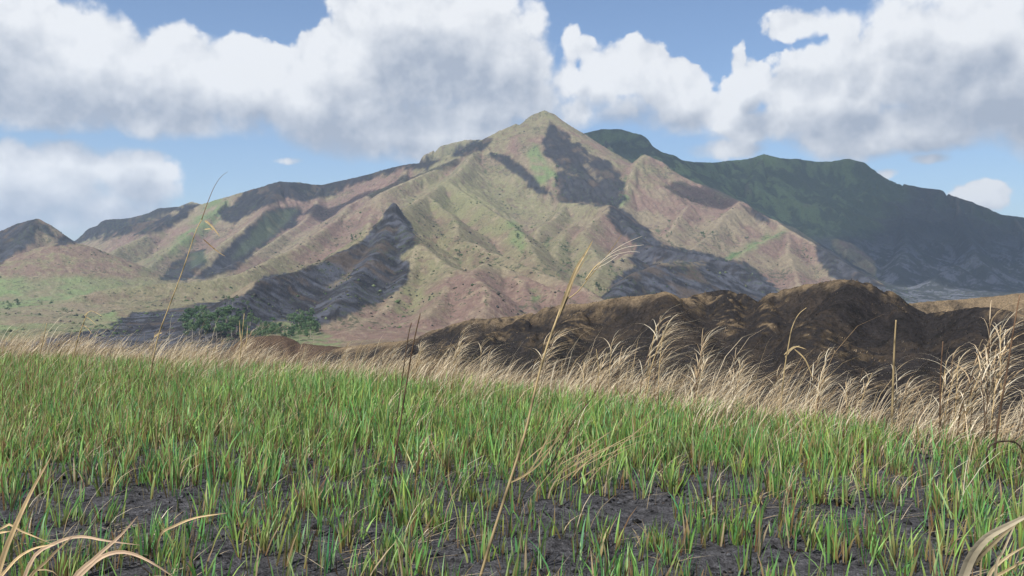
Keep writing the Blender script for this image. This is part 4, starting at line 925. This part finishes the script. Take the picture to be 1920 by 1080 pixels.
# broad dry leaves close to the camera, lower left
BT = np.array((.62, .46, .25)); BP = np.array((.66, .48, .32)); e = root('broad_leaf_clump', ground_at(-10, 2.0), 'broad tan dry leaves arching close to the camera at the lower left', 'grass clump')
for P, w, c in [([(-30, 1500, 1.9), (-20, 1150, 1.75), (5, 1050, 1.72), (30, 985, 1.7), (60, 920, 1.7), (97, 854, 1.7)], .0140, BT),
                ([(60, 1500, 2.1), (30, 1150, 2.1), (60, 1050, 2.1), (105, 1018, 2.1), (150, 1006, 2.1), (200, 1014, 2.1), (262, 1022, 2.1)], .0100, BP),
                ([(70, 1500, 2.0), (120, 1120, 2.0), (165, 1065, 2.0), (200, 1040, 2.0), (240, 1036, 2.0), (285, 1055, 2.0), (330, 1085, 2.0)], .0120, BP),
                ([(60, 1500, 1.9), (130, 1100, 1.9), (180, 1045, 1.9), (225, 1005, 1.9), (258, 968, 1.9)], .0110, BP * .85),
                ([(-60, 1500, 2.0), (-20, 1130, 2.0), (20, 1060, 2.0), (60, 1030, 2.0), (105, 1020, 2.0)], .0080, BT * 1.3),
                ([(20, 1500, 2.0), (50, 1100, 2.0), (90, 1050, 2.0), (120, 1020, 2.0), (135, 1008, 2.0)], .0080, BT * .6),
                ([(-60, 1400, 1.8), (-60, 1100, 1.8), (-30, 1010, 1.8), (-5, 1000, 1.8), (20, 996, 1.8)], .0080, BT * 1.3),
                ([(-60, 1400, 2.3), (-40, 1040, 2.3), (10, 985, 2.3), (40, 996, 2.3), (70, 1008, 2.3), (98, 1020, 2.3)], .0080, BT * 1.2),
                ([(10, 1500, 2.1), (35, 1130, 2.1), (55, 1080, 2.1), (75, 1068, 2.1), (100, 1072, 2.1), (112, 1085, 2.1)], .0070, BT)]:
    ribbon(e, rel_path(e, P), w, c * .8, c, 'leaf', 26)
e = root('arching_straw', ground_at(290, 5.0), 'single long straw arching right over the ash at the lower left', 'grass blade')
ribbon(e, [np.array((0, 0, 0))] + rel_path(e, [(300, 1005, 4.7), (330, 985, 4.7), (370, 970, 4.7), (425, 962, 4.7)]), .014, BT * .6, BT * 1.1, 'leaf')
# lower right
e = root('broad_leaf_clump', ground_at(1900, 1.7), 'broad pale dry leaves close to the camera at the lower right corner', 'grass clump')
for P, w, c in [([(1830, 1500, 1.5), (1790, 1150, 1.42), (1812, 1062, 1.4), (1845, 1012, 1.38), (1890, 985, 1.36), (1950, 955, 1.35)], .021, np.array((.60, .52, .36))),
                ([(1780, 1500, 1.5), (1792, 1120, 1.45), (1808, 1075, 1.44), (1850, 1030, 1.4), (1920, 968, 1.38)], .014, np.array((.42, .34, .20))),
                ([(1800, 1500, 1.6), (1850, 1090, 1.55), (1880, 1050, 1.55), (1930, 1020, 1.55)], .010, np.array((.6, .48, .28))),
                ([(1810, 1500, 1.6), (1855, 1100, 1.55), (1890, 1068, 1.55), (1940, 1045, 1.55)], .009, np.array((.55, .42, .22))),
                ([(1840, 1500, 1.5), (1868, 1060, 1.5), (1880, 1035, 1.5), (1900, 990, 1.5), (1915, 960, 1.5)], .006, np.array((.6, .5, .32))),
                ([(1840, 1500, 1.6), (1838, 1090, 1.6), (1840, 1050, 1.6), (1850, 1020, 1.6)], .006, np.array((.5, .4, .22)))]:
    ribbon(e, rel_path(e, P), w, c * .7, c, 'leaf', 26)
